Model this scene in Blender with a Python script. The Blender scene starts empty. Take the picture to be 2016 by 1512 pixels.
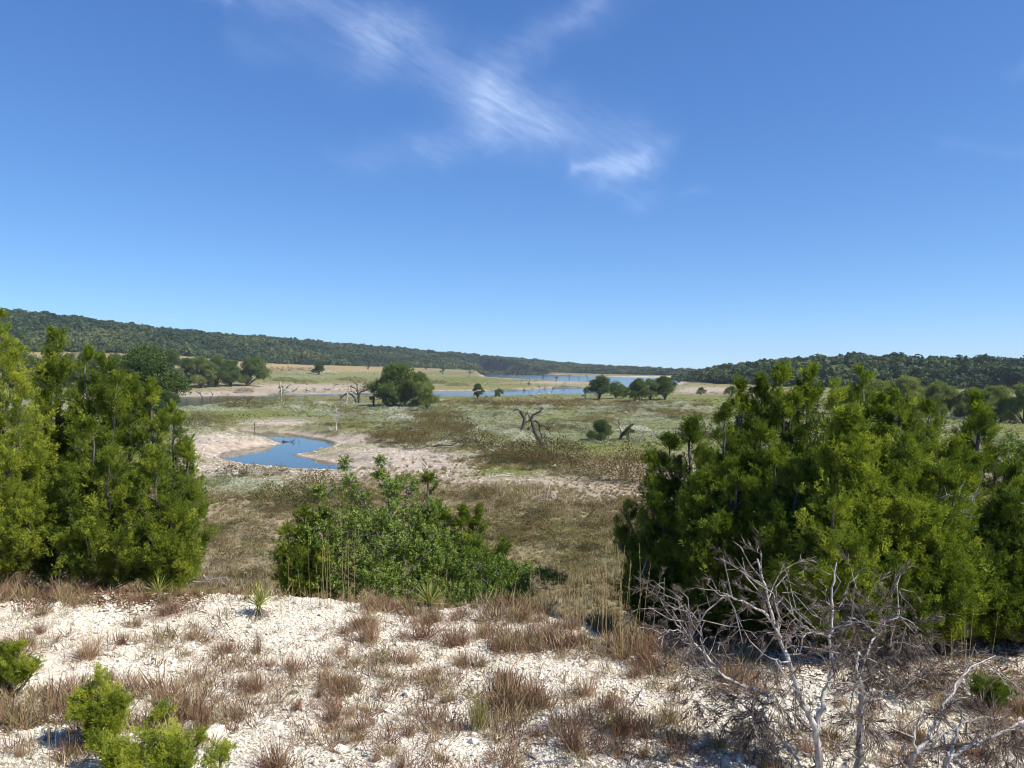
import bpy, math, random
import numpy as np
from mathutils import Vector

# ------------------------------------------------------------------ camera, world, sun, exposure
SC = bpy.context.scene
F = 1523.0                      # focal length in pixels of a 2016 x 1512 picture
HOR = 724.0                     # picture row of the true horizon
PITCH = math.atan((756.0 - HOR) / F)
CAMZ = 3.0
cam_d = bpy.data.cameras.new("camera"); cam = bpy.data.objects.new("camera", cam_d)
SC.collection.objects.link(cam); SC.camera = cam
cam_d.sensor_width = 36.0; cam_d.lens = 36.0 * F / 2016.0
cam_d.clip_start = 0.1; cam_d.clip_end = 20000.0
cam.location = (0, 0, CAMZ); cam.rotation_euler = (math.pi / 2 - PITCH, 0, 0)

SUN_EL, SUN_AZ = math.radians(46), math.radians(114)     # azimuth clockwise from +Y
sun_d = bpy.data.lights.new("sun", 'SUN'); sun = bpy.data.objects.new("sun", sun_d)
SC.collection.objects.link(sun)
sun_d.energy = 4.9; sun_d.angle = math.radians(0.53); sun_d.color = (1.0, 0.955, 0.88)
to_sun = Vector((math.cos(SUN_EL) * math.sin(SUN_AZ), math.cos(SUN_EL) * math.cos(SUN_AZ), math.sin(SUN_EL)))
sun.rotation_euler = to_sun.to_track_quat('Z', 'Y').to_euler()

world = bpy.data.worlds.new("World"); SC.world = world; world.use_nodes = True
SKY_STRENGTH = 0.13
def build_world():
    nt = world.node_tree; nt.nodes.clear(); N = nt.nodes; L = nt.links
    def val(x, sock):
        if isinstance(x, (int, float)): sock.default_value = x
        else: L.new(x, sock)
    def m(op, a, b=None, c=None, clamp=False):
        n = N.new('ShaderNodeMath'); n.operation = op; n.use_clamp = clamp
        val(a, n.inputs[0])
        if b is not None: val(b, n.inputs[1])
        if c is not None: val(c, n.inputs[2])
        return n.outputs[0]
    sky = N.new('ShaderNodeTexSky'); sky.sky_type = 'NISHITA'; sky.sun_disc = False
    sky.sun_elevation = SUN_EL; sky.sun_rotation = SUN_AZ
    sky.air_density = 0.6; sky.dust_density = 0.0; sky.ozone_density = 3.0; sky.altitude = 250
    sr = N.new('ShaderNodeSeparateColor'); L.new(sky.outputs[0], sr.inputs[0]); cr = N.new('ShaderNodeCombineColor')
    for i, (gain, gam) in enumerate(((0.455, 0.92), (0.59, 0.80), (0.73, 0.60))):     # the deep clear blue of an autumn noon
        L.new(m('MULTIPLY', m('POWER', m('MULTIPLY', sr.outputs[i], SKY_STRENGTH), gam), gain / SKY_STRENGTH), cr.inputs[i])
    tc = N.new('ShaderNodeTexCoord'); sep = N.new('ShaderNodeSeparateXYZ'); L.new(tc.outputs['Generated'], sep.inputs[0])
    x, y, z = sep.outputs
    ys = m('MAXIMUM', y, 0.12)
    u = m('DIVIDE', x, ys); v = m('DIVIDE', z, ys)
    front = m('MULTIPLY_ADD', y, 8.0, -1.0, clamp=True)
    comb = N.new('ShaderNodeCombineXYZ'); L.new(u, comb.inputs[0]); L.new(v, comb.inputs[1])
    def noise(scale, detail, rough, vec, off=0.0, dist=0.0):
        mp = N.new('ShaderNodeMapping'); mp.inputs['Location'].default_value = (off, off * 0.7, 0)
        L.new(vec, mp.inputs['Vector'])
        n = N.new('ShaderNodeTexNoise'); n.noise_dimensions = '2D'
        n.inputs['Scale'].default_value = scale; n.inputs['Detail'].default_value = detail
        n.inputs['Roughness'].default_value = rough; n.inputs['Distortion'].default_value = dist
        L.new(mp.outputs[0], n.inputs['Vector']); return n.outputs['Fac']
    wx = m('MULTIPLY_ADD', noise(5.0, 5, 0.62, comb.outputs[0], 3.1), 0.09, -0.045)
    wy = m('MULTIPLY_ADD', noise(5.0, 4, 0.6, comb.outputs[0], 9.7), 0.10, -0.05)
    uu = m('ADD', u, wx); vv = m('ADD', v, wy)
    def P(px, py): return ((px - 1008) / F, (HOR - py) / F)
    segs = [  # (x0,y0,x1,y1, half width px, strength) of the cirrus streaks
        (540, -40, 760, 60, 64, 0.8), (760, 60, 960, 190, 60, 0.95), (960, 190, 1080, 270, 58, 1.0),
        (1080, 270, 1270, 310, 44, 0.5), (980, 180, 1230, 250, 50, 0.5), (1010, 110, 1150, 25, 36, 0.6),
        (680, 305, 860, 300, 40, 0.33), (830, 280, 1040, 230, 40, 0.5), (1135, 338, 1262, 324, 16, 1.5),
        (1140, 345, 1260, 385, 26, 0.4), (1180, 350, 1290, 300, 34, 0.35),
        (470, 90, 730, 130, 40, 0.25), (380, -5, 445, 10, 22, 0.8), (1840, 305, 2090, 315, 16, 0.22), (1980, 140, 2090, 60, 16, 0.25),
        (1320, 390, 1375, 393, 10, 0.3), (560, -60, 300, -200, 90, 0.6), (1150, 25, 1330, -120, 50, 0.4)]
    total = None
    for k, (x0, y0, x1, y1, w, s) in enumerate(segs):
        a, b = P(x0, y0), P(x1, y1); w = w / F
        dx, dy = b[0] - a[0], b[1] - a[1]; l2 = dx * dx + dy * dy
        rx = m('SUBTRACT', uu, a[0]); ry = m('SUBTRACT', vv, a[1])
        t = m('ADD', m('MULTIPLY', rx, dx / l2), m('MULTIPLY', ry, dy / l2), clamp=True)
        ex = m('MULTIPLY_ADD', t, -dx, rx); ey = m('MULTIPLY_ADD', t, -dy, ry)
        d2 = m('ADD', m('MULTIPLY', ex, ex), m('MULTIPLY', ey, ey))
        g = m('MULTIPLY', m('POWER', 2.718, m('MULTIPLY', d2, -1.3 / (w * w))), s)
        total = g if total is None else m('ADD', total, g)
    # fibres drawn out along the main streak
    turn = N.new('ShaderNodeMapping'); turn.inputs['Rotation'].default_value = (0, 0, math.radians(29)); L.new(comb.outputs[0], turn.inputs['Vector'])
    rot = N.new('ShaderNodeMapping'); rot.inputs['Scale'].default_value = (1.0, 4.6, 1); L.new(turn.outputs[0], rot.inputs['Vector'])
    fib = noise(9.0, 9, 0.62, rot.outputs[0], 2.9, 0.35)
    fine = noise(30.0, 8, 0.68, rot.outputs[0], 5.3, 0.4)
    tex = m('MULTIPLY_ADD', fine, 0.7, m('MULTIPLY_ADD', fib, 0.95, -0.26), clamp=True)
    cov = m('MULTIPLY', m('MULTIPLY', m('MULTIPLY', total, tex), front), 0.15, clamp=True)
    mix = N.new('ShaderNodeMix'); mix.data_type = 'RGBA'
    L.new(cov, mix.inputs[0]); L.new(cr.outputs[0], mix.inputs[6]); mix.inputs[7].default_value = (7.0, 7.9, 9.3, 1)
    bg = N.new('ShaderNodeBackground'); bg.inputs['Strength'].default_value = SKY_STRENGTH
    L.new(mix.outputs[2], bg.inputs['Color'])
    out = N.new('ShaderNodeOutputWorld'); L.new(bg.outputs[0], out.inputs['Surface'])
build_world()
SC.view_settings.view_transform = 'Standard'; SC.view_settings.look = 'None'
SC.view_settings.exposure = 0.62; SC.view_settings.gamma = 1.0; SC.view_settings.use_curve_mapping = False
SC.render.engine = 'CYCLES'; SC.cycles.max_bounces = 6; SC.cycles.diffuse_bounces = 3; SC.cycles.transparent_max_bounces = 4
SC.cycles.volume_bounces = 0; SC.cycles.filter_width = 1.05

# ------------------------------------------------------------------ helpers
RNG = np.random.default_rng(11)
random.seed(5)
def vnoise(x, y, seed=0):
    xi = np.floor(x).astype(np.int64); yi = np.floor(y).astype(np.int64)
    fx = x - xi; fy = y - yi; fx = fx * fx * (3 - 2 * fx); fy = fy * fy * (3 - 2 * fy)
    def h(a, b):
        n = (a * 374761393 + b * 668265263 + seed * 974711) & 0x7fffffff
        n = ((n ^ (n >> 13)) * 1274126177) & 0x7fffffff
        n = n ^ (n >> 16)
        return (n & 0xffff) / 65535.0
    return (h(xi, yi) * (1 - fx) + h(xi + 1, yi) * fx) * (1 - fy) + (h(xi, yi + 1) * (1 - fx) + h(xi + 1, yi + 1) * fx) * fy
def fbm(x, y, seed=0, oct=4):
    x = np.asarray(x, float); y = np.asarray(y, float)
    s = np.zeros(np.broadcast(x, y).shape); a = 0.5; t = 0.0
    for k in range(oct):
        s = s + a * vnoise(x * 2 ** k, y * 2 ** k, seed + k * 17); t += a; a *= 0.5
    return s / t
def sstep(a, b, x):
    t = np.clip((x - a) / (b - a), 0, 1); return t * t * (3 - 2 * t)

def tag(o, label=None, cat=None, group=None, kind=None):
    if label: o['label'] = label
    if cat: o['category'] = cat
    if group: o['group'] = group
    if kind: o['kind'] = kind
    return o
def link(name, data, parent=None):
    o = bpy.data.objects.new(name, data); SC.collection.objects.link(o)
    if parent is not None: o.parent = parent
    return o
def thing(name, label, cat, loc, group=None):
    o = link(name, None); o.location = loc; o.empty_display_size = 0.2
    return tag(o, label, cat, group)

class MB:
    """collects triangles and quads, then builds one mesh"""
    def __init__(s): s.v = []; s.q = []; s.t = []; s.n = 0
    def add(s, v, quads=None, tris=None):
        v = np.asarray(v, float).reshape(-1, 3)
        if quads is not None and len(quads): s.q.append(np.asarray(quads, np.int64) + s.n)
        if tris is not None and len(tris): s.t.append(np.asarray(tris, np.int64) + s.n)
        s.v.append(v); s.n += len(v)
    def tube(s, pts, radii, sides=6, cap=True):
        pts = np.asarray(pts, float); n = len(pts); radii = np.broadcast_to(np.asarray(radii, float), (n,))
        d = np.gradient(pts, axis=0); d /= np.linalg.norm(d, axis=1, keepdims=True) + 1e-9
        ref = np.array([0.31, 0.17, 0.93]) if abs(d[0, 2]) < 0.8 else np.array([0.95, 0.2, 0.1])
        e1 = np.cross(d, ref); e1 /= np.linalg.norm(e1, axis=1, keepdims=True) + 1e-9
        e2 = np.cross(d, e1)
        a = np.arange(sides) * 2 * math.pi / sides
        ring = pts[:, None, :] + radii[:, None, None] * (np.cos(a)[None, :, None] * e1[:, None, :] + np.sin(a)[None, :, None] * e2[:, None, :])
        idx = np.arange(n * sides).reshape(n, sides)
        q = np.stack([idx[:-1], np.roll(idx[:-1], -1, 1), np.roll(idx[1:], -1, 1), idx[1:]], -1).reshape(-1, 4)
        s.add(ring.reshape(-1, 3), quads=q)
    def kites(s, p, d, length, width, side=None):
        """thin four-cornered leaves from p along d"""
        p = np.asarray(p, float); d = np.asarray(d, float); n = len(p)
        d = d / (np.linalg.norm(d, axis=1, keepdims=True) + 1e-9)
        r = RNG.normal(size=(n, 3)) if side is None else side
        w = np.cross(d, r); w /= np.linalg.norm(w, axis=1, keepdims=True) + 1e-9
        L = np.broadcast_to(np.asarray(length, float), (n,))[:, None]; W = np.broadcast_to(np.asarray(width, float), (n,))[:, None]
        v = np.stack([p, p + d * L * 0.45 + w * W * 0.5, p + d * L, p + d * L * 0.45 - w * W * 0.5], 1).reshape(-1, 3)
        s.add(v, quads=np.arange(4 * n).reshape(n, 4))
    def mesh(s, name, mats, smooth=False):
        v = np.concatenate(s.v) if s.v else np.zeros((0, 3))
        q = np.concatenate(s.q) if s.q else np.zeros((0, 4), np.int64)
        t = np.concatenate(s.t) if s.t else np.zeros((0, 3), np.int64)
        me = bpy.data.meshes.new(name)
        me.vertices.add(len(v)); me.vertices.foreach_set('co', v.astype(np.float32).ravel())
        nl = len(q) * 4 + len(t) * 3
        me.loops.add(nl); me.loops.foreach_set('vertex_index', np.concatenate([q.ravel(), t.ravel()]).astype(np.int32))
        me.polygons.add(len(q) + len(t))
        st = np.concatenate([np.arange(len(q)) * 4, len(q) * 4 + np.arange(len(t)) * 3]).astype(np.int32)
        me.polygons.foreach_set('loop_start', st)
        me.update(calc_edges=True)
        for mm in (mats if isinstance(mats, (list, tuple)) else [mats]): me.materials.append(mm)
        me.polygons.foreach_set('use_smooth', np.full(len(me.polygons), smooth))
        return me

# --- materials
def new_mat(name):
    m = bpy.data.materials.new(name); m.use_nodes = True; nt = m.node_tree; nt.nodes.clear()
    return m, nt, nt.nodes, nt.links
def mat_bark(name, c0, c1, scale=9.0, rough=0.9, bump=0.6):
    m, nt, N, L = new_mat(name)
    tc = N.new('ShaderNodeTexCoord'); mp = N.new('ShaderNodeMapping'); mp.inputs['Scale'].default_value = (1, 1, 0.25)
    L.new(tc.outputs['Object'], mp.inputs[0])
    n = N.new('ShaderNodeTexNoise'); n.inputs['Scale'].default_value = scale; n.inputs['Detail'].default_value = 6; n.inputs['Roughness'].default_value = 0.7
    L.new(mp.outputs[0], n.inputs['Vector'])
    r = N.new('ShaderNodeValToRGB'); r.color_ramp.elements[0].position = 0.35; r.color_ramp.elements[1].position = 0.65
    r.color_ramp.elements[0].color = (*c0, 1); r.color_ramp.elements[1].color = (*c1, 1); L.new(n.outputs[0], r.inputs[0])
    b = N.new('ShaderNodeBump'); b.inputs['Strength'].default_value = bump; b.inputs['Distance'].default_value = 0.01; L.new(n.outputs[0], b.inputs['Height'])
    p = N.new('ShaderNodeBsdfPrincipled'); p.inputs['Roughness'].default_value = rough; p.inputs['Specular IOR Level'].default_value = 0.2
    L.new(r.outputs[0], p.inputs['Base Color']); L.new(b.outputs[0], p.inputs['Normal'])
    o = N.new('ShaderNodeOutputMaterial'); L.new(p.outputs[0], o.inputs[0]); return m
def mat_leaf(name, c0, c1, c2=None, trans=0.25, rough=0.55, spec=0.3, vary=0.3, attr=True, tcol=None):
    """leaf colour from c0 to c1 (to c2) by the plant's own 'tint', with leaf to leaf variation"""
    m, nt, N, L = new_mat(name)
    if attr:
        a = N.new('ShaderNodeAttribute'); a.attribute_type = 'INSTANCER'; a.attribute_name = 'tint'; fac = a.outputs['Fac']
    else:
        a = N.new('ShaderNodeObjectInfo'); fac = a.outputs['Random']
    g = N.new('ShaderNodeNewGeometry')
    ma = N.new('ShaderNodeMath'); ma.operation = 'MULTIPLY_ADD'; L.new(g.outputs['Random Per Island'], ma.inputs[0])
    ma.inputs[1].default_value = vary; L.new(fac, ma.inputs[2])
    mb = N.new('ShaderNodeMath'); mb.operation = 'SUBTRACT'; mb.use_clamp = True; L.new(ma.outputs[0], mb.inputs[0]); mb.inputs[1].default_value = vary * 0.5
    r = N.new('ShaderNodeValToRGB'); e = r.color_ramp.elements
    e[0].color = (*c0, 1); e[1].color = (*(c2 or c1), 1)
    if c2: k = e.new(0.6); k.color = (*c1, 1)
    L.new(mb.outputs[0], r.inputs[0])
    p = N.new('ShaderNodeBsdfPrincipled'); p.inputs['Roughness'].default_value = rough; p.inputs['Specular IOR Level'].default_value = spec
    L.new(r.outputs[0], p.inputs['Base Color'])
    o = N.new('ShaderNodeOutputMaterial')
    if trans > 0:
        t = N.new('ShaderNodeBsdfTranslucent'); mixc = N.new('ShaderNodeMix'); mixc.data_type = 'RGBA'; mixc.blend_type = 'MULTIPLY'; mixc.inputs[0].default_value = 1
        L.new(r.outputs[0], mixc.inputs[6]); mixc.inputs[7].default_value = (*(tcol or (1.5, 1.5, 0.7)), 1); L.new(mixc.outputs[2], t.inputs[0])
        mx = N.new('ShaderNodeMixShader'); mx.inputs[0].default_value = trans; L.new(p.outputs[0], mx.inputs[1]); L.new(t.outputs[0], mx.inputs[2]); L.new(mx.outputs[0], o.inputs[0])
    else: L.new(p.outputs[0], o.inputs[0])
    return m

# --- scattering by geometry nodes, only for foliage and ground cover past counting
_HID = {}
def hidden(me):
    o = _HID.get(me.name)
    if o is None: o = _HID[me.name] = bpy.data.objects.new(me.name, me)
    return o
_GROUPS = {}
def scatter_group(meshes):
    key = tuple(m.name for m in meshes)
    if key in _GROUPS: return _GROUPS[key]
    g = bpy.data.node_groups.new("scatter", 'GeometryNodeTree'); N = g.nodes; L = g.links
    g.interface.new_socket("Geometry", in_out='INPUT', socket_type='NodeSocketGeometry')
    g.interface.new_socket("Geometry", in_out='OUTPUT', socket_type='NodeSocketGeometry')
    gi = N.new('NodeGroupInput'); go = N.new('NodeGroupOutput')
    join = N.new('GeometryNodeJoinGeometry')
    for me in meshes:
        oi = N.new('GeometryNodeObjectInfo'); oi.inputs['Object'].default_value = hidden(me); oi.inputs['As Instance'].default_value = False
        ti = N.new('GeometryNodeGeometryToInstance'); L.new(oi.outputs['Geometry'], ti.inputs[0]); L.new(ti.outputs[0], join.inputs[0])
    iop = N.new('GeometryNodeInstanceOnPoints'); L.new(gi.outputs[0], iop.inputs['Points']); L.new(join.outputs[0], iop.inputs['Instance'])
    iop.inputs['Pick Instance'].default_value = True
    def na(name, t):
        n = N.new('GeometryNodeInputNamedAttribute'); n.data_type = t; n.inputs['Name'].default_value = name; return n.outputs['Attribute']
    L.new(na('idx', 'INT'), iop.inputs['Instance Index']); L.new(na('scl', 'FLOAT_VECTOR'), iop.inputs['Scale'])
    er = N.new('FunctionNodeEulerToRotation'); L.new(na('rot', 'FLOAT_VECTOR'), er.inputs[0]); L.new(er.outputs[0], iop.inputs['Rotation'])
    L.new(iop.outputs[0], go.inputs[0]); _GROUPS[key] = g; return g
def scatter(name, meshes, pts, rot, scl, tint, parent=None, kind='stuff'):
    n = len(pts); pts = np.asarray(pts, float)
    me = bpy.data.meshes.new(name); me.vertices.add(n); me.vertices.foreach_set('co', pts.astype(np.float32).ravel())
    scl = np.asarray(scl, float)
    if scl.ndim == 1: scl = np.repeat(scl[:, None], 3, 1)
    def at(nm, t, arr, f):
        a = me.attributes.new(nm, t, 'POINT'); a.data.foreach_set(f, np.ascontiguousarray(arr).ravel())
    at('rot', 'FLOAT_VECTOR', np.asarray(rot, np.float32), 'vector'); at('scl', 'FLOAT_VECTOR', scl.astype(np.float32), 'vector')
    at('idx', 'INT', RNG.integers(0, len(meshes), n).astype(np.int32), 'value'); at('tint', 'FLOAT', np.asarray(tint, np.float32), 'value')
    for mm in meshes[0].materials: me.materials.append(mm)
    o = link(name, me, parent); o['kind'] = kind
    md = o.modifiers.new("scatter", 'NODES'); md.node_group = scatter_group(meshes)
    return o
def rot_to(d):
    d = np.asarray(d, float); d = d / (np.linalg.norm(d, axis=1, keepdims=True) + 1e-9)
    return np.stack([np.zeros(len(d)), np.arccos(np.clip(d[:, 2], -1, 1)), np.arctan2(d[:, 1], d[:, 0])], 1)

# ------------------------------------------------------------------ the lie of the land
CP, SP = math.cos(PITCH), math.sin(PITCH)
def to_px(x, y, z):
    zz = z - CAMZ; dep = y * CP - zz * SP; up = y * SP + zz * CP
    dep = np.maximum(dep, 1e-3); return 1008 + F * x / dep, 756 - F * up / dep
def ray(px, py):
    a = (px - 1008) / F; b = (756 - py) / F
    return np.array([a, CP + b * SP, -SP + b * CP])
WL = -10.8
def on_level(px, py, z=WL):
    r = ray(px, py); t = (z - CAMZ) / r[2]; return r[0] * t, r[1] * t
POND = [(448,901),(484,908),(526,913.5),(572,917),(613,924),(662,928),(706,926),(711,920),(683,913),(649,907),(618,900.5),(588,895),(572,890),
        (598,886),(631,880),(655,872),(657,866),(631,859),(598,854),(559,848),(505,847),(470,843),(484,849),(521,855.5),(546,863),(562,869.6),(520,876),(484,881),(448,886),(437,893)]
RIVER = [(180,781),(345,781.5),(420,780),(500,779.5),(560,777.5),(650,775.5),(720,773.5),(800,771.5),(870,770),(930,770),(1000,769),(1053,766),(1098,764),(1142,763),(1200,761),
         (1240,762),(1180,772),(1142,779),(1068,777.5),(1008,779),(964,781),(919,783),(860,783),(760,781),(700,781.5),(600,784.5),(530,787),(450,791),(400,797),(370,803),(345,807),(180,810)]
SLOUGH = [(640,769),(700,767.5),(760,766.5),(700,770.5)]
LAKE = [(949,735.3),(1008,736),(1098,738),(1172,741),(1217,742.5),(1324,744),(1345,747),(1330,757),(1290,763),(1205,762),(1190,757),(1157,752),(1127,751),(1068,748.5),(1008,745),(955,741.5)]
def plan(poly): return np.array([on_level(a, b) for a, b in poly])
POLYS = [plan(p) for p in ([(a, b + 5) for a, b in POND], RIVER, SLOUGH, LAKE)]
def sdf(poly, x, y, reach=60.0):
    """signed distance to a polygon in plan, negative inside; computed near it only"""
    out = np.full(x.shape, 1e3)
    lo = poly.min(0) - reach; hi = poly.max(0) + reach
    sel = np.where((x > lo[0]) & (x < hi[0]) & (y > lo[1]) & (y < hi[1]))
    if len(sel[0]) == 0: return out
    X, Y = x[sel], y[sel]; d = np.full(X.shape, 1e9); ins = np.zeros(X.shape, bool)
    for i in range(len(poly)):
        a = poly[i]; b = poly[(i + 1) % len(poly)]; e = b - a
        t = np.clip(((X - a[0]) * e[0] + (Y - a[1]) * e[1]) / (e @ e + 1e-12), 0, 1)
        d = np.minimum(d, np.hypot(X - a[0] - t * e[0], Y - a[1] - t * e[1]))
        c = (a[1] > Y) != (b[1] > Y)
        ins ^= c & (X < (b[0] - a[0]) * (Y - a[1]) / (b[1] - a[1] + 1e-12) + a[0])
    out[sel] = np.where(ins, -d, d); return out
LH = np.array([  # px, d1 (foot of rise), d_mid, y_mid, d2 (wood edge), y2, d3 (ridge), y3
    (-900,140,240,740,560,650,800,560),(-300,220,320,760,700,675,950,598),(0,290,400,762,800,691,1050,621),(200,350,400,764,850,694,1150,641),(340,375,415,763,900,699,1250,660),
    (500,385,440,765,1000,714,1450,670),(600,440,530,757,1100,718,1600,677),(700,560,680,752,1200,720,1650,685),(850,650,850,746,1350,725,1750,696),
    (930,850,1150,740.5,1500,729,1950,703),(1150,1560,1590,736,1620,735,2200,721),(1330,1120,1160,740.5,1200,739,1700,731.5),(1500,1250,1300,738.7,1340,737.5,1900,735),(3000,1250,1300,738.7,1340,737.5,1900,735)])
RH = np.array([  # px, foot, ridge distance, ridge y
    (1290,820,860,758),(1335,800,850,752),(1380,650,770,740),(1450,560,710,735),(1560,520,680,727),(1680,480,660,724),(1850,450,640,730),(2016,430,620,733),(2700,340,560,722),(4000,300,520,715)])
BROW = np.array([(-2500,11.0),(0,10.2),(300,10.0),(500,9.75),(650,9.8),(760,9.65),(900,9.45),(1000,9.4),(1150,8.9),(1250,8.2),(1400,8.2),(1600,8.4),(1800,8.8),(2016,9.2),(4500,10.5)])
def pxof(x, y): return 1008 + F * x / np.maximum(y, 0.25 * np.abs(x) + 0.5)
def height(x, y, fine=True):
    x = np.asarray(x, float); y = np.asarray(y, float)
    px = pxof(x, y); d = np.hypot(x, y) * np.cos(np.arctan(np.clip((px - 1008) / F, -3, 3)))
    d = np.where(y > 0, np.maximum(y, d), y)
    zy = lambda yy, dd: CAMZ - (yy - HOR) / F * dd
    # near bank
    b = np.interp(px, BROW[:, 0], BROW[:, 1]) + (fbm(x * 0.5, y * 0.5, 3) - 0.5) * 0.7 - .2
    z = np.where(d < 5.5, (5.5 - d) * 0.27, 0.0)
    z = np.minimum(z, 1.6)
    z = z + (fbm(x * 0.35, y * 0.35, 5) - 0.52) * 0.24 * sstep(2, 5, d) + 0.05 * (fbm(x * 1.7, y * 1.7, 6) - 0.5)
    e = np.maximum(d - b, 0); fall = np.where(e < .8, 0.5 * 0.38 / .8 * e * e, 0.38 * (e - 0.4))
    floor = -8.7 - 0.9 * sstep(45, 90, d) + (fbm(x * 0.06, y * 0.06, 8) - 0.5) * 0.7 * sstep(30, 60, d) + (fbm(x * 0.012, y * 0.012, 9) - 0.5) * 0.7 * sstep(60, 160, d)
    k = 1.2; zz = z - fall
    z = np.where(d < 60, np.log(np.exp(np.clip((zz - floor) / k, -40, 40)) + 1) * k + floor, floor)
    # left hills
    d1, dm, ym, d2, y2, d3, y3 = [np.interp(px, LH[:, 0], LH[:, i]) for i in range(1, 8)]
    zm, z2, z3 = zy(ym, dm), zy(y2, d2), zy(y3, d3)
    seg = lambda a, b_, t: a + (b_ - a) * np.clip(t, 0, 1)
    base = -9.6
    hl = seg(base, zm, (d - d1) / (dm - d1)); hl = np.where(d > dm, seg(zm, z2, (d - dm) / (d2 - dm)), hl)
    t = np.clip((d - d2) / (d3 - d2), 0, 1); hl = np.where(d > d2, z2 + (z3 - z2) * (0.55 * t + 0.45 * np.sin(t * math.pi / 2)), hl)
    hl = np.where(d > d3, z3 - (d - d3) * 0.012, hl)
    hl = hl + (fbm(x * 0.006, y * 0.006, 21) - 0.5) * 7 * sstep(0, 0.5, t) * np.clip((z3 + 9.6) / 60, 0.15, 1)
    up = np.where(d > d1, hl - base, 0)
    # right hill
    f0, r1, ry = [np.interp(px, RH[:, 0], RH[:, i]) for i in range(1, 4)]
    zr = zy(ry, r1); t2 = np.clip((d - f0) / (r1 - f0), 0, 1)
    ur = (zr - base) * np.sin(t2 * math.pi / 2) ** 1.2 * (px > 1280) * np.clip((px - 1290) / 40, 0, 1) + (fbm(x * 0.012, y * 0.012, 31) - 0.5) * 5 * t2 * (px > 1330)
    ur = np.where(d > r1, ur - (d - r1) * 0.01, ur); ur = np.maximum(ur, 0)
    z = z + np.maximum(up, ur)
    # the raised left creek bank
    z = z + 1.1 * np.exp(-(((px - 375) / 45) ** 2 + ((d - 150) / 20) ** 2))
    # water bodies
    for i, (poly, w) in enumerate(zip(POLYS, (5.0, 14.0, 8.0, 18.0))):
        s = sdf(poly, x, y, 3 * w)
        ww = w * (0.6 + 0.8 * fbm(x / w, y / w, 41))
        bank = np.where(s < 0, np.maximum(WL - 0.12 * np.abs(s), WL - 1.2), WL + (z - WL) * sstep(-0.15, 1, s / ww) * np.clip(s / ww * 1.2 + 0.05, 0, 1))
        z = np.where(s < ww, np.minimum(z, bank), z)
    return z
def ground(px, py, dmin=3.0, dmax=5000.0):
    """the first point of the land that a sight line through a pixel meets"""
    r = ray(px, py); t = np.geomspace(dmin, dmax, 1500); P = r[None] * t[:, None]; P[:, 2] += CAMZ
    below = P[:, 2] < height(P[:, 0], P[:, 1]); i = int(np.argmax(below)) if below.any() else len(t) - 1
    a, b = t[max(i - 1, 0)], t[i]
    tt = np.linspace(a, b, 40); P = r[None] * tt[:, None]; P[:, 2] += CAMZ
    below = P[:, 2] < height(P[:, 0], P[:, 1]); p = P[int(np.argmax(below))] if below.any() else P[-1]
    return Vector((p[0], p[1], float(height(p[:1], p[1:2])[0])))
def at(px, d):
    """the land at distance d straight ahead, in the direction of pixel column px"""
    x = (px - 1008) / F * d; return Vector((x, d, float(height(np.array([x]), np.array([d]))[0])))
def point(px, py, d):
    r = ray(px, py); t = d / r[1]; return np.array([r[0] * t, d, CAMZ + r[2] * t])

# painted kinds of ground cover: sand, dry, green, weeds (pale), brown, tan, wood
ELL = [  # class, px, py, rx, ry, strength
    ('sand',600,763,150,9,1.2),('sand',440,775,110,6,1.2),('sand',540,831,85,8,1.1),('sand',690,863,75,9,1.2),('sand',420,874,65,24,1.3),('sand',780,893,140,24,1.0),('sand',480,872,80,12,1.1),
    ('sand',960,757,200,4,0.9),('sand',990,742,60,5,1.0),('sand',1090,753,80,2.5,1.0),('white',1255,742,85,1.2,1.2),('green',640,744,190,9,1.6),('green',870,748,130,10,1.5),('green',1000,758,120,4,.9),('weeds',560,741,90,5,1.0),('weeds',800,738,120,4,.9),('brown',600,727,160,3,1.1),('brown',880,735,120,3,1.0),('brown',760,752,120,3,.8),('sand',1385,768,70,7,1.2),('sand',1150,975,170,18,1.5),('sand',1000,948,120,12,1.2),('sand',880,915,90,14,1.2),('sand',900,925,90,22,0.6),('sand',500,925,140,14,0.7),
    ('green',1000,925,105,22,0.9),('green',545,812,150,10,1.0),('green',700,832,60,5,1.2),('green',1380,790,80,9,1.0),('green',1180,885,220,14,0.9),('green',960,855,120,9,0.7),('green',470,945,90,8,0.6),('green',440,818,60,8,0.9),
    ('weeds',1150,855,260,12,0.8),('weeds',1250,800,200,9,0.9),('weeds',690,812,120,8,0.8),('weeds',900,822,140,9,0.8),('weeds',480,955,110,16,0.7),('weeds',450,805,90,7,0.7),('weeds',1300,830,180,9,0.7),('weeds',620,798,120,5,0.7),('weeds',640,740,150,6,0.6),
    ('brown',800,866,90,12,1.0),('brown',850,820,60,12,0.9),('brown',1100,795,220,6,1.1),('brown',1300,812,150,5,0.8),('brown',880,845,60,9,0.9),('brown',700,820,40,5,0.8),('brown',1080,905,160,14,0.9),('brown',640,983,140,24,0.6),
    ('tan',520,718,200,7,1.2),('tan',250,695,200,7,1.2),('tan',700,728,120,5,0.8),('tan',860,722,80,4,0.9),('dry',1200,975,120,22,0.8),('dry',1000,965,140,14,0.8)]
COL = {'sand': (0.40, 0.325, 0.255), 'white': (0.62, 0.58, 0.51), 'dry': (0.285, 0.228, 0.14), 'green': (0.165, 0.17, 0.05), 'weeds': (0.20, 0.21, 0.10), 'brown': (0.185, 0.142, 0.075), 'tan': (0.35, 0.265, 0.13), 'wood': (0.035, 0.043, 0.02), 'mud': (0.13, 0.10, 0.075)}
CL = list(COL)
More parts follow.
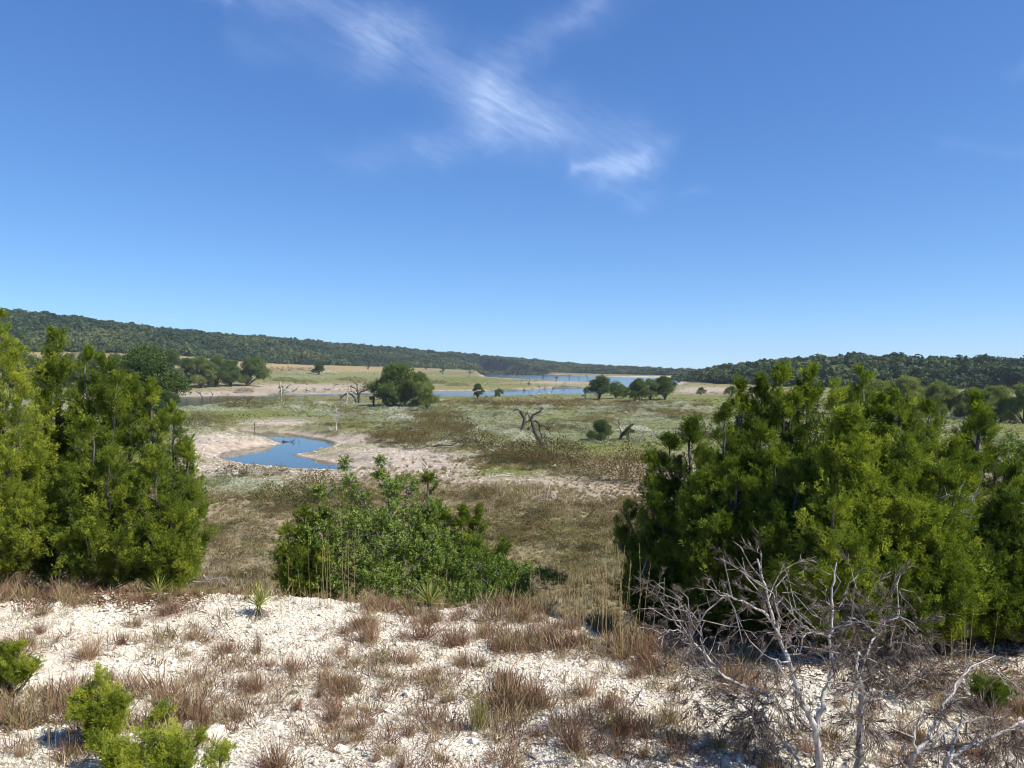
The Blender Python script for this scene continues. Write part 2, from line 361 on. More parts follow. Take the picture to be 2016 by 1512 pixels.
def cover(x, y, z):
    px, py = to_px(x, y, z); d = y
    n1 = fbm(x * 0.05, y * 0.05, 51); n2 = fbm(x * 0.16, y * 0.16, 52); n3 = fbm(x * 0.02, y * 0.012, 53)
    w = {c: np.zeros(x.shape) for c in CL}
    near = 1 - sstep(70, 98, d + (n1 - 0.5) * 16); bed = sstep(70, 98, d) * (1 - sstep(100, 124, d + (n1 - 0.5) * 24)); mead = sstep(100, 124, d) * (1 - sstep(380, 460, d)); flat = sstep(380, 460, d)
    w['dry'] += near * (0.55 + 0.5 * n1) + bed * 0.75 + mead * 0.05; w['brown'] += near * 0.5 * sstep(0.42, 0.62, n2) + mead * 0.8 * sstep(0.5, 0.7, n1) + flat * 0.8 * sstep(0.5, 0.62, n3)
    w['green'] += near * 0.55 * sstep(0.5, 0.65, n1) + bed * 0.25 * sstep(0.4, 0.6, n2) + mead * 0.8 + flat * 0.8
    w['weeds'] += mead * 1.1 * sstep(0.45, 0.58, n2) + flat * 0.5 * sstep(0.5, 0.6, n1); w['tan'] += flat * (0.2 + 0.5 * sstep(0.45, 0.6, n2)) + .5 * flat * (py < 722); w['sand'] += bed * 0.5
    jx = (n1 - 0.5) * 60; jy = (n2 - 0.5) * 0.5
    for c, cx, cy, rx, ry, s in ELL:
        q = ((px + jx - cx) / rx) ** 2 + ((py - cy) / ry + jy) ** 2
        g = s * 1.7 * np.exp(-q * 1.3) * (d > 44)
        for o in CL:
            if o != c: w[o] *= 1 - np.clip(g * 0.7, 0, 0.92)
        w[c] += g
    for poly, wid in zip(POLYS, (3.2, 9.0, 9.0, 11.0)):
        s = sdf(poly, x, y, 3 * wid); g = (1 - sstep(0.25, 1.0, s / (wid * (0.5 + n2)))) * 1.0
        for o in CL: w[o] *= 1 - 0.93 * g
        w['sand'] += 1.6 * g; wet = (1 - sstep(.15, 1.1, s)) * .9; w['sand'] *= 1 - wet; w['mud'] += 1.4 * wet
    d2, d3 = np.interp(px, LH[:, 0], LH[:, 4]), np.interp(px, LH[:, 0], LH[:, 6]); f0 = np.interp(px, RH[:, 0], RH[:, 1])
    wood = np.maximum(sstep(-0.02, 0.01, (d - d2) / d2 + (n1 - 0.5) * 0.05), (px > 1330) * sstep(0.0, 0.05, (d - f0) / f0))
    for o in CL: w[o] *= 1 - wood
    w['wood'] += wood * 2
    t = sum(w.values()) + 1e-6
    return {c: w[c] / t for c in CL}

# ------------------------------------------------------------------ ground sheets
def mat_land():
    m, nt, N, L = new_mat("valley_soil")
    a = N.new('ShaderNodeAttribute'); a.attribute_name = 'soil'
    tc = N.new('ShaderNodeTexCoord')
    def nz(s, det=5):
        n = N.new('ShaderNodeTexNoise'); n.inputs['Scale'].default_value = s; n.inputs['Detail'].default_value = det; n.inputs['Roughness'].default_value = 0.65; L.new(tc.outputs['Object'], n.inputs['Vector']); return n.outputs['Fac']
    n1, n2 = nz(0.5), nz(2.6)
    mp = N.new('ShaderNodeMapRange'); mp.inputs[1].default_value = 0.3; mp.inputs[2].default_value = 0.7; mp.inputs[3].default_value = 0.62; mp.inputs[4].default_value = 1.3; L.new(n1, mp.inputs[0])
    mp2 = N.new('ShaderNodeMapRange'); mp2.inputs[1].default_value = 0.3; mp2.inputs[2].default_value = 0.7; mp2.inputs[3].default_value = 0.75; mp2.inputs[4].default_value = 1.2; L.new(n2, mp2.inputs[0])
    mu = N.new('ShaderNodeMath'); mu.operation = 'MULTIPLY'; L.new(mp.outputs[0], mu.inputs[0]); L.new(mp2.outputs[0], mu.inputs[1])
    vm = N.new('ShaderNodeVectorMath'); vm.operation = 'SCALE'; L.new(a.outputs['Color'], vm.inputs[0]); L.new(mu.outputs[0], vm.inputs['Scale'])
    b = N.new('ShaderNodeBump'); b.inputs['Strength'].default_value = 0.7; b.inputs['Distance'].default_value = 0.25; L.new(n2, b.inputs['Height'])
    p = N.new('ShaderNodeBsdfPrincipled'); p.inputs['Roughness'].default_value = 1.0; p.inputs['Specular IOR Level'].default_value = 0.1
    L.new(vm.outputs[0], p.inputs['Base Color']); L.new(b.outputs[0], p.inputs['Normal'])
    o = N.new('ShaderNodeOutputMaterial'); L.new(p.outputs[0], o.inputs[0]); return m
def mat_gravel(name, stone=False):
    m, nt, N, L = new_mat(name)
    tc = N.new('ShaderNodeTexCoord')
    v = N.new('ShaderNodeTexVoronoi'); v.inputs['Scale'].default_value = 38; L.new(tc.outputs['Object'], v.inputs['Vector'])
    n = N.new('ShaderNodeTexNoise'); n.inputs['Scale'].default_value = 1.1 if not stone else 30; n.inputs['Detail'].default_value = 6; L.new(tc.outputs['Object'], n.inputs['Vector'])
    r = N.new('ShaderNodeValToRGB'); e = r.color_ramp.elements
    e[0].position = 0.3; e[1].position = 0.72; e[0].color = (0.56, 0.485, 0.375, 1); e[1].color = (0.72, 0.665, 0.545, 1)
    p = N.new('ShaderNodeBsdfPrincipled'); p.inputs['Roughness'].default_value = 0.95; p.inputs['Specular IOR Level'].default_value = 0.15
    if stone:
        a = N.new('ShaderNodeAttribute'); a.attribute_type = 'INSTANCER'; a.attribute_name = 'tint'
        oi = N.new('ShaderNodeObjectInfo'); ad = N.new('ShaderNodeMath'); ad.operation = 'MULTIPLY_ADD'; L.new(oi.outputs['Random'], ad.inputs[0]); ad.inputs[1].default_value = 0.8
        sc = N.new('ShaderNodeMath'); sc.operation = 'MULTIPLY_ADD'; L.new(n.outputs[0], sc.inputs[0]); sc.inputs[1].default_value = 0.3; sc.inputs[2].default_value = -0.05; L.new(sc.outputs[0], ad.inputs[2])
        e[0].position = 0.02; e[1].position = 0.5; e[0].color = (0.26, 0.23, 0.19, 1); e[1].color = (0.68, 0.635, 0.52, 1); k = e.new(0.16); k.color = (0.57, 0.505, 0.40, 1); k = e.new(0.85); k.color = (0.77, 0.72, 0.61, 1)
        L.new(ad.outputs[0], r.inputs[0])
        b = N.new('ShaderNodeBump'); b.inputs['Strength'].default_value = 0.5; b.inputs['Distance'].default_value = 0.01; L.new(n.outputs[0], b.inputs['Height'])
    else:
        L.new(n.outputs[0], r.inputs[0])
        b = N.new('ShaderNodeBump'); b.inputs['Strength'].default_value = 0.9; b.inputs['Distance'].default_value = 0.02; L.new(v.outputs['Distance'], b.inputs['Height'])
    L.new(b.outputs[0], p.inputs['Normal']); L.new(r.outputs[0], p.inputs['Base Color'])
    o = N.new('ShaderNodeOutputMaterial'); L.new(p.outputs[0], o.inputs[0]); return m
M_GRAVEL, M_STONE, M_LAND = mat_gravel("limestone_gravel"), mat_gravel("limestone_stone", True), mat_land()

RJOIN = 16.0
def polar(radii, ang):
    A, R = np.meshgrid(ang, radii); return R * np.sin(A), R * np.cos(A)
ANG = np.radians(np.concatenate([np.linspace(-180, -62, 40)[:-1], np.linspace(-62, -40, 50)[:-1], np.linspace(-40, 40, 521), np.linspace(40, 62, 50)[1:], np.linspace(62, 180, 40)[1:]]))
def sheet(name, radii, mat, soil=False):
    x, y = polar(radii, ANG); z = height(x, y); nr, na = x.shape
    idx = np.arange(nr * na).reshape(nr, na)
    q = np.stack([idx[:-1, :-1], idx[1:, :-1], idx[1:, 1:], idx[:-1, 1:]], -1).reshape(-1, 4)[:, ::-1]
    mb = MB(); mb.add(np.stack([x, y, z], -1).reshape(-1, 3), quads=q[:, ::1]); me = mb.mesh(name, mat, smooth=True)
    if soil:
        w = cover(x.ravel(), y.ravel(), z.ravel())
        c = sum(w[k][:, None] * np.array(COL[k])[None] for k in CL)
        a = me.color_attributes.new('soil', 'FLOAT_COLOR', 'POINT'); a.data.foreach_set('color', np.concatenate([c, np.ones((len(c), 1))], 1).astype(np.float32).ravel())
    o = link(name, me); o['kind'] = 'structure'; return o
gravel_bank = sheet('gravel_bank', np.concatenate([[0.3, 1, 2, 3, 4], np.geomspace(4.5, RJOIN, 130)]), M_GRAVEL)
far_r = np.unique(np.concatenate([[RJOIN], np.geomspace(17, 42, 26), 1 / np.linspace(1 / 43.0, 1 / 420.0, 230), np.geomspace(425, 4600, 170)]))
valley_floor = sheet('valley_floor', far_r, M_LAND, soil=True)

def mat_water(name, bump, rough):
    m, nt, N, L = new_mat(name)
    tc = N.new('ShaderNodeTexCoord'); mp = N.new('ShaderNodeMapping'); mp.inputs['Scale'].default_value = (0.6, 1.5, 1); L.new(tc.outputs['Object'], mp.inputs[0])
    n = N.new('ShaderNodeTexNoise'); n.inputs['Scale'].default_value = 1.6; n.inputs['Detail'].default_value = 4; L.new(mp.outputs[0], n.inputs['Vector'])
    b = N.new('ShaderNodeBump'); b.inputs['Strength'].default_value = bump; b.inputs['Distance'].default_value = 0.05; L.new(n.outputs[0], b.inputs['Height'])
    p = N.new('ShaderNodeBsdfPrincipled'); p.inputs['Base Color'].default_value = (0.045, 0.055, 0.035, 1); p.inputs['Roughness'].default_value = rough; p.inputs['IOR'].default_value = 1.33
    L.new(b.outputs[0], p.inputs['Normal']); o = N.new('ShaderNodeOutputMaterial'); L.new(p.outputs[0], o.inputs[0]); return m
M_POND, M_LAKE = mat_water('pond_water', .05, .05), mat_water('lake_water', .25, .12)
def water(name, polys, pad, M_WATER):
    allp = np.concatenate(polys); lo = allp.min(0) - pad; hi = allp.max(0) + pad
    mb = MB(); mb.add([(lo[0], lo[1], WL), (hi[0], lo[1], WL), (hi[0], hi[1], WL), (lo[0], hi[1], WL)], quads=[(0, 1, 2, 3)])
    o = link(name, mb.mesh(name, M_WATER)); o['kind'] = 'structure'; return o
water('pond_water', [POLYS[0]], 4, M_POND); water('lake_water', POLYS[1:], 30, M_LAKE)

# ------------------------------------------------------------------ gravel and stones of the near bank
def hull(n, flat, seed):
    import bmesh
    r = np.random.default_rng(seed); v = r.normal(size=(n, 3)); v /= np.linalg.norm(v, axis=1, keepdims=True); v *= r.uniform(0.75, 1.1, (n, 1)); v *= np.array([1.0, r.uniform(0.6, 0.95), flat])
    bm = bmesh.new(); vs = [bm.verts.new(p) for p in v]; res = bmesh.ops.convex_hull(bm, input=vs)
    bmesh.ops.delete(bm, geom=[e for e in res['geom_interior'] if isinstance(e, bmesh.types.BMVert)], context='VERTS')
    me = bpy.data.meshes.new("stone"); bm.to_mesh(me); bm.free(); me.materials.append(M_STONE); return me
PEB = [hull(10, RNG.uniform(0.5, 0.8), 100 + k) for k in range(8)]
STN = [hull(16, RNG.uniform(0.45, 0.75), 200 + k) for k in range(10)]
def bank_points(n, d0, d1, x0=-0.72, x1=0.72, power=1.0):
    d = d0 + (d1 - d0) * RNG.random(n) ** power; x = RNG.uniform(x0, x1, n) * d
    z = height(x, d); return np.stack([x, d, z], 1)
p = bank_points(210000, 3.8, 11.2, -1.15, 1.15)
b = np.interp(pxof(p[:, 0], p[:, 1]), BROW[:, 0], BROW[:, 1])
keep = (p[:, 1] < b + 0.9) & (fbm(p[:, 0] * 1.3, p[:, 1] * 1.3, 61) + RNG.uniform(-0.15, 0.25, len(p)) > 0.42); p = p[keep]
s = np.clip(RNG.lognormal(-4.42, 0.5, len(p)), 0.005, 0.042)
p[:, 2] += s * 0.22
scatter('gravel', PEB, p, np.stack([RNG.normal(0, .3, len(p)), RNG.normal(0, .3, len(p)), RNG.uniform(0, 6.3, len(p))], 1), s, RNG.random(len(p)))
stone_at = [(425,1450,.11),(565,1262,.06),(545,1435,.075),(1095,1415,.06),(1085,1465,.07),(760,1390,.05),(845,1392,.045),(670,1480,.07),(935,1462,.06),(85,1275,.075),(115,1340,.07),(48,1450,.08),(150,1455,.07),(290,1380,.075),(330,1300,.06),(215,1290,.06),(45,1200,.09),(150,1230,.08),(255,1225,.07),(420,1345,.06)]
pts = [(ground(a, c), r) for a, c, r in stone_at]
rp = bank_points(280, 5.2, 10.0, -0.7, 0.7, 0.8)
for q in rp:
    w = 0.55 if pxof(q[0], q[1]) < 700 else 1.0
    pts.append((Vector(q), float(np.clip(RNG.lognormal(-3.2, 0.35), 0.026, 0.09)) * (1.15 if w < 1 else 1)))
for k, (q, r) in enumerate(pts):
    o = link('stone', STN[k % len(STN)], gravel_bank); o.location = (q.x, q.y, q.z + r * 0.12); o.scale = (r, r, r); o.rotation_euler = (RNG.normal(0, .2), RNG.normal(0, .2), RNG.uniform(0, 6.3))

# ------------------------------------------------------------------ plant materials
M_JUN = mat_leaf("juniper_scale_leaves", (0.030, 0.060, 0.011), (0.185, 0.24, 0.027), (0.44, 0.45, 0.06), trans=0.34, tcol=(1.25, 1.4, .6), rough=0.6, spec=0.2, vary=0.35)
M_OAK = mat_leaf("oak_leaves", (0.05, 0.10, 0.018), (0.14, 0.205, 0.036), (0.30, 0.34, 0.08), trans=0.32, rough=0.55, spec=0.2, vary=0.7)
M_TREE = mat_leaf("tree_leaves", (0.05, 0.09, 0.024), (0.13, 0.175, 0.042), (0.31, 0.325, 0.09), trans=0.35, rough=0.6, spec=0.25, vary=0.35)
M_WOODS = mat_leaf("hill_wood_leaves", (0.026, 0.05, 0.017), (0.058, 0.09, 0.027), (0.115, 0.13, 0.042), trans=0.2, rough=0.7, spec=0.15, vary=0.35)
M_RED = mat_leaf("red_bunchgrass", (0.16, 0.088, 0.054), (0.31, 0.185, 0.12), (0.46, 0.345, 0.21), trans=0.3, rough=0.7, spec=0.15, vary=0.9, attr=False, tcol=(1.2, 1, 0.9))
M_STRAW = mat_leaf("straw_bunchgrass", (0.15, 0.105, 0.05), (0.30, 0.225, 0.11), (0.42, 0.35, 0.19), trans=0.2, rough=0.7, spec=0.15, vary=0.9, attr=False, tcol=(1.1, 1, 0.9))
M_GREENGR = mat_leaf("green_bunchgrass", (0.11, 0.115, 0.03), (0.20, 0.20, 0.06), (0.33, 0.28, 0.12), trans=0.2, rough=0.7, spec=0.15, vary=0.9, attr=False)
M_STALK = mat_leaf("dry_stalk", (0.20, 0.15, 0.07), (0.33, 0.26, 0.13), trans=0.0, vary=0.9, attr=False)
M_DRYT = mat_leaf("dry_grass_blades", (0.19, 0.145, 0.065), (0.36, 0.285, 0.155), (0.48, 0.415, 0.28), trans=0.3, rough=0.8, spec=0.1, vary=0.5, tcol=(1, 1, 0.9))
M_GREENT = mat_leaf("meadow_blades", (0.085, 0.115, 0.026), (0.18, 0.215, 0.048), (0.31, 0.31, 0.10), trans=0.3, rough=0.7, spec=0.15, vary=0.5)
M_WEED = mat_leaf("pale_weed_heads", (0.14, 0.17, 0.07), (0.40, 0.415, 0.27), (0.66, 0.65, 0.52), trans=0.1, rough=0.8, spec=0.1, vary=0.6, tcol=(1, 1, 1))
M_BRUSH = mat_leaf("brown_brush_leaves", (0.10, 0.075, 0.035), (0.185, 0.135, 0.062), (0.18, 0.175, 0.06), trans=0.22, rough=0.8, spec=0.1, vary=0.5, tcol=(1.1, 1, 0.8))
M_OLIVE = mat_leaf("olive_shrub_leaves", (0.055, 0.06, 0.022), (0.12, 0.115, 0.04), (0.2, 0.17, 0.07), trans=0.15, rough=0.7, spec=0.15, vary=0.5)
M_REDF = mat_leaf("fine_red_grass", (0.12, 0.062, 0.04), (0.23, 0.125, 0.08), (0.34, 0.235, 0.14), trans=0.2, rough=0.7, spec=0.15, vary=0.6, tcol=(1.1, 1, .9))
M_DEADSPRAY = mat_leaf("dead_juniper_twigs", (0.075, 0.055, 0.042), (0.165, 0.13, 0.105), (0.27, 0.225, 0.19), trans=0.0, rough=0.9, spec=0.1, vary=0.7)
M_BARK = mat_bark("grey_bark", (0.13, 0.11, 0.095), (0.36, 0.33, 0.30), 14)
M_DARKBARK = mat_bark("dark_bark", (0.035, 0.030, 0.026), (0.12, 0.105, 0.09), 3)
M_JBARK = mat_bark("juniper_bark", (0.06, 0.048, 0.04), (0.20, 0.175, 0.155), 14)
M_SILVER = mat_bark("silver_dead_wood", (0.17, 0.15, 0.135), (0.56, 0.53, 0.50), 26)
M_TWIG = mat_bark("grey_twig_bark", (0.12, 0.10, 0.085), (0.34, 0.31, 0.28), 20)
M_BLEACH = mat_bark("bleached_wood", (0.33, 0.29, 0.25), (0.58, 0.54, 0.48), 2)
M_CHAR = mat_bark("weathered_dark_wood", (0.03, 0.026, 0.024), (0.12, 0.105, 0.095), 1.6)
M_LIT = mat_leaf("needle_litter", (0.10, 0.05, 0.025), (0.20, 0.105, 0.055), trans=0.0, rough=0.9, spec=0.1, vary=0.8)

def unit(v): v = np.asarray(v, float); return v / (np.linalg.norm(v, axis=-1, keepdims=True) + 1e-9)
def rdir(n, zlo=-1, zhi=1):
    z = RNG.uniform(zlo, zhi, n); a = RNG.uniform(0, 2 * math.pi, n); r = np.sqrt(1 - z * z); return np.stack([r * np.cos(a), r * np.sin(a), z], 1)
# variants that the foliage is scattered from
def plume(k):
    """a feathery spray of juniper: short side sprays of scale leaf twiglets round a stem"""
    mb = MB(); m = 9; uu = np.linspace(.08, .85, m); a0 = np.arange(m) * 2.4 + RNG.uniform(0, 6); tl = np.radians(RNG.uniform(28, 62, m)) * (1.1 - .5 * uu); bend = RNG.normal(0, .14, 2)
    P, D, Ls = [], [], []
    for i in range(m):
        d = np.array([math.sin(tl[i]) * math.cos(a0[i]), math.sin(tl[i]) * math.sin(a0[i]), math.cos(tl[i])]); L = (.52 - .3 * uu[i]) * RNG.uniform(.7, 1.2); o = np.array([bend[0] * uu[i] ** 2, bend[1] * uu[i] ** 2, uu[i]])
        n = 8; f = RNG.uniform(.1, 1, n); P.append(o + d * L * f[:, None]); D.append(d + RNG.normal(0, .34, (n, 3)) + [0, 0, .45]); Ls.append(RNG.uniform(.13, .25, n))
    n = 14; f = RNG.uniform(.7, 1.0, n); P.append(np.stack([bend[0] * f * f, bend[1] * f * f, f * .9], 1)); D.append(RNG.normal(0, .35, (n, 3)) + [0, 0, 1]); Ls.append(RNG.uniform(.1, .22, n))
    P, D, Ls = map(np.concatenate, (P, D, Ls)); mb.kites(P, D, Ls * 1.2, Ls * RNG.uniform(.18, .30, len(Ls))); return mb.mesh("juniper_spray", M_JUN)
PLUME = [plume(k) for k in range(9)]
def leafspray(k, n=15, mat=None, size=0.34, wid=0.17):
    mb = MB(); u = RNG.random(n); a = RNG.uniform(0, 6.3, n)
    ax = np.stack([RNG.normal(0, .05, n), RNG.normal(0, .05, n), u], 1); d = np.stack([np.cos(a), np.sin(a), RNG.uniform(-.3, .9, n)], 1)
    mb.kites(ax, d, size * RNG.uniform(.7, 1.15, n), wid * RNG.uniform(.8, 1.2, n), side=np.array([[0, 0, 1.0]]) + RNG.normal(0, .45, (n, 3)))
    return mb.mesh("leaf_spray", mat)
OAKSP = [leafspray(k, 15, M_OAK) for k in range(8)]
def clump(k, mat, n=70, size=0.34):
    mb = MB(); p = rdir(n) * RNG.uniform(0.25, 1.0, (n, 1)) * np.array([1, 1, .8]); d = unit(p + RNG.normal(0, .5, (n, 3)) + [0, 0, .3])
    mb.kites(p, d, size * RNG.uniform(.7, 1.3, n), size * .62 * RNG.uniform(.7, 1.3, n)); return mb.mesh("leaf_clump", mat)
TCL = [clump(k, M_TREE) for k in range(6)]
def woodcrown(k):
    """one tree crown of the far wood, rounded and lumpy"""
    mb = MB(); nl = RNG.integers(5, 9)
    for i in range(nl):
        c = np.array([RNG.normal(0, .24), RNG.normal(0, .24), RNG.uniform(.25, .72)]); r = RNG.uniform(.2, .34); n = 34
        q = rdir(n, -.35, 1); p = c + q * r
        mb.kites(p - q * .05, unit(np.cross(q, rdir(n))), RNG.uniform(.17, .27, n), RNG.uniform(.14, .2, n), side=q + RNG.normal(0, .35, (n, 3)))
    return mb.mesh("wood_crown", M_WOODS)
WCR = [woodcrown(k) for k in range(8)]
def tuft(k, mat, n=46, w=0.05, spread=0.5):
    mb = MB(); a = RNG.uniform(0, 6.3, n); t = RNG.uniform(0, spread, n); p = np.stack([RNG.normal(0, .14, n), RNG.normal(0, .14, n), np.zeros(n)], 1)
    d = np.stack([np.sin(t) * np.cos(a), np.sin(t) * np.sin(a), np.cos(t)], 1); mb.kites(p, d, RNG.uniform(.45, 1.0, n), w * RNG.uniform(.7, 1.4, n)); return mb.mesh("grass_tuft", mat)
def dome(k, mat, n=80, size=.2, twigs=14, flat=.62):
    mb = MB(); q = rdir(n, -.1, 1); p = q * RNG.uniform(.55, 1.0, (n, 1)) * np.array([.8, .8, flat * 1.4]) ; p[:, 2] += .06
    p *= (0.78 + 0.3 * fbm(q[:, 0] * 2 + k * 7, q[:, 1] * 2 + q[:, 2], 70 + k))[:, None]
    mb.kites(p, unit(q + RNG.normal(0, .7, (n, 3)) + [0, 0, .35]), size * RNG.uniform(.6, 1.3, n), size * .55 * RNG.uniform(.6, 1.3, n))
    if twigs: qq = rdir(twigs, .15, 1); mb.kites(np.zeros((twigs, 3)), qq, RNG.uniform(.6, 1.0, twigs), .03)
    return mb.mesh("shrub_dome", mat)
DRYT = [tuft(k, M_DRYT) for k in range(5)]; GRT = [tuft(k, M_GREENT, 46, .06, .8) for k in range(5)]
WEED = [dome(k, M_WEED, 70, .22, 6, .5) for k in range(5)]; BRUSH = [dome(k, M_BRUSH, 85, .17, 18, .55) for k in range(5)]

# ------------------------------------------------------------------ ground cover of the valley
def valley_cover():
    acc = {c: [[], [], []] for c in ('dry', 'green', 'weeds', 'brown')}
    for d0, d1, n, s in ((41, 58, 13000, .66), (58, 84, 14000, .8), (84, 124, 15000, .72), (124, 190, 18000, .95), (190, 300, 15000, 1.3), (300, 520, 9000, 1.35), (520, 1000, 6000, 2.2)):
        d = np.sqrt(RNG.uniform(d0 * d0, d1 * d1, n)); px = RNG.uniform(-420, 2440, n); x = (px - 1008) / F * d; z = height(x, d)
        w = cover(x, d, z); bare = w['sand'] + w['white'] + w['wood'] + w['mud']
        pr = np.stack([w['dry'] + .6 * w['tan'] + .10 * bare * (d < 125), w['green'] + .25 * w['weeds'] + .2 * w['tan'], w['weeds'] * .9, w['brown']], 1)
        tot = pr.sum(1); u = RNG.random(n); keep = (u < tot * (0.95 if d0 < 124 else .85)) & (z > WL + .12); sp = sdf(POLYS[0], x, d, 8); keep &= (sp > 5.5) | (RNG.random(n) < .12); c = (pr / (tot[:, None] + 1e-9)).cumsum(1); pick = (RNG.random(n)[:, None] > c).sum(1).clip(0, 3)
        low = 0.45 + 0.55 * sstep(.3, .7, fbm(x * .09, d * .09, 77))
        for k, (nm, hs) in enumerate((('dry', .9), ('green', .5), ('weeds', 1.05), ('brown', 1.1))):
            j = keep & (pick == k); acc[nm][0].append(np.stack([x[j], d[j], z[j] - .03], 1)); m = j.sum()
            acc[nm][1].append((s * hs * RNG.uniform(.55, 1.25, m) * low[j])); acc[nm][2].append(np.clip(fbm(x[j] * .07, d[j] * .07, 78) * 1.5 - .25 + RNG.normal(0, .16, m), 0, 1))
    for nm, meshes, name in (('dry', DRYT, 'dry_grass'), ('green', GRT, 'meadow_grass'), ('weeds', WEED, 'pale_weeds'), ('brown', BRUSH, 'undergrowth')):
        p, s, t = [np.concatenate(a) for a in acc[nm]]; n = len(p)
        scatter(name, meshes, p, np.stack([RNG.normal(0, .1, n), RNG.normal(0, .1, n), RNG.uniform(0, 6.3, n)], 1), np.stack([s * 1.15, s * 1.15, s * .8], 1), t)
valley_cover()
def bank_rubble():
    n = 60000; d = np.sqrt(RNG.uniform(75 ** 2, 175 ** 2, n)); px = RNG.uniform(250, 1400, n); x = (px - 1008) / F * d; z = height(x, d); w = cover(x, d, z)
    keep = (RNG.random(n) < w['sand'] * .9) & (z > WL + .05); x, d, z = x[keep], d[keep], z[keep]; n = len(x); s = np.clip(RNG.lognormal(-2.6, .5, n), .03, .3)
    scatter('bank_rubble', PEB, np.stack([x, d, z], 1), np.stack([RNG.normal(0, .3, n), RNG.normal(0, .3, n), RNG.uniform(0, 6.3, n)], 1), s, RNG.random(n) * .6)
# the far woods on both hills, each one mass of thousands of crowns
def wood(name, pxs, dlo, dhi, n, size):
    px = RNG.uniform(*pxs, n); a, b = dlo(px), dhi(px); d = np.sqrt(a * a + (b * b - a * a) * RNG.random(n)); x = (px - 1008) / F * d; z = height(x, d)
    n1 = fbm(x * .05, d * .05, 91); keep = RNG.random(n) < (0.35 + sstep(.36, .52, n1)); keep &= RNG.random(n) < np.clip((b - a) * d / 4.0e5 + .25, 0, 1)
    x, d, z, px, n1 = x[keep], d[keep], z[keep], px[keep], n1[keep]; m = len(x)
    s = size(px) * np.clip(RNG.lognormal(-.05, .38, m), .45, 2.0)
    scatter(name, WCR, np.stack([x, d, z - .12 * s], 1), np.stack([np.zeros(m), np.zeros(m), RNG.uniform(0, 6.3, m)], 1), np.stack([s * RNG.uniform(.9, 1.2, m), s * RNG.uniform(.9, 1.2, m), s * RNG.uniform(.75, 1.05, m)], 1), np.clip(.45 + 2.2 * (fbm(x * .018, d * .018, 92) - .5) + RNG.normal(0, .17, m), 0, 1))
I = lambda col, tab: (lambda px: np.interp(px, tab[:, 0], tab[:, col]))
wood('hillside_wood', (-800, 1420), lambda p: I(4, LH)(p) * .995, lambda p: I(6, LH)(p) * 1.1, 42000, lambda p: np.interp(p, [0, 500, 1000, 1400], [8.0, 7.5, 6.5, 5.0]))
wood('bluff_wood', (1325, 2900), lambda p: I(1, RH)(p) + 4, lambda p: I(2, RH)(p) * 1.16, 13000, lambda p: np.interp(p, [1330, 1420, 1700], [3.8, 6.2, 7.6]))

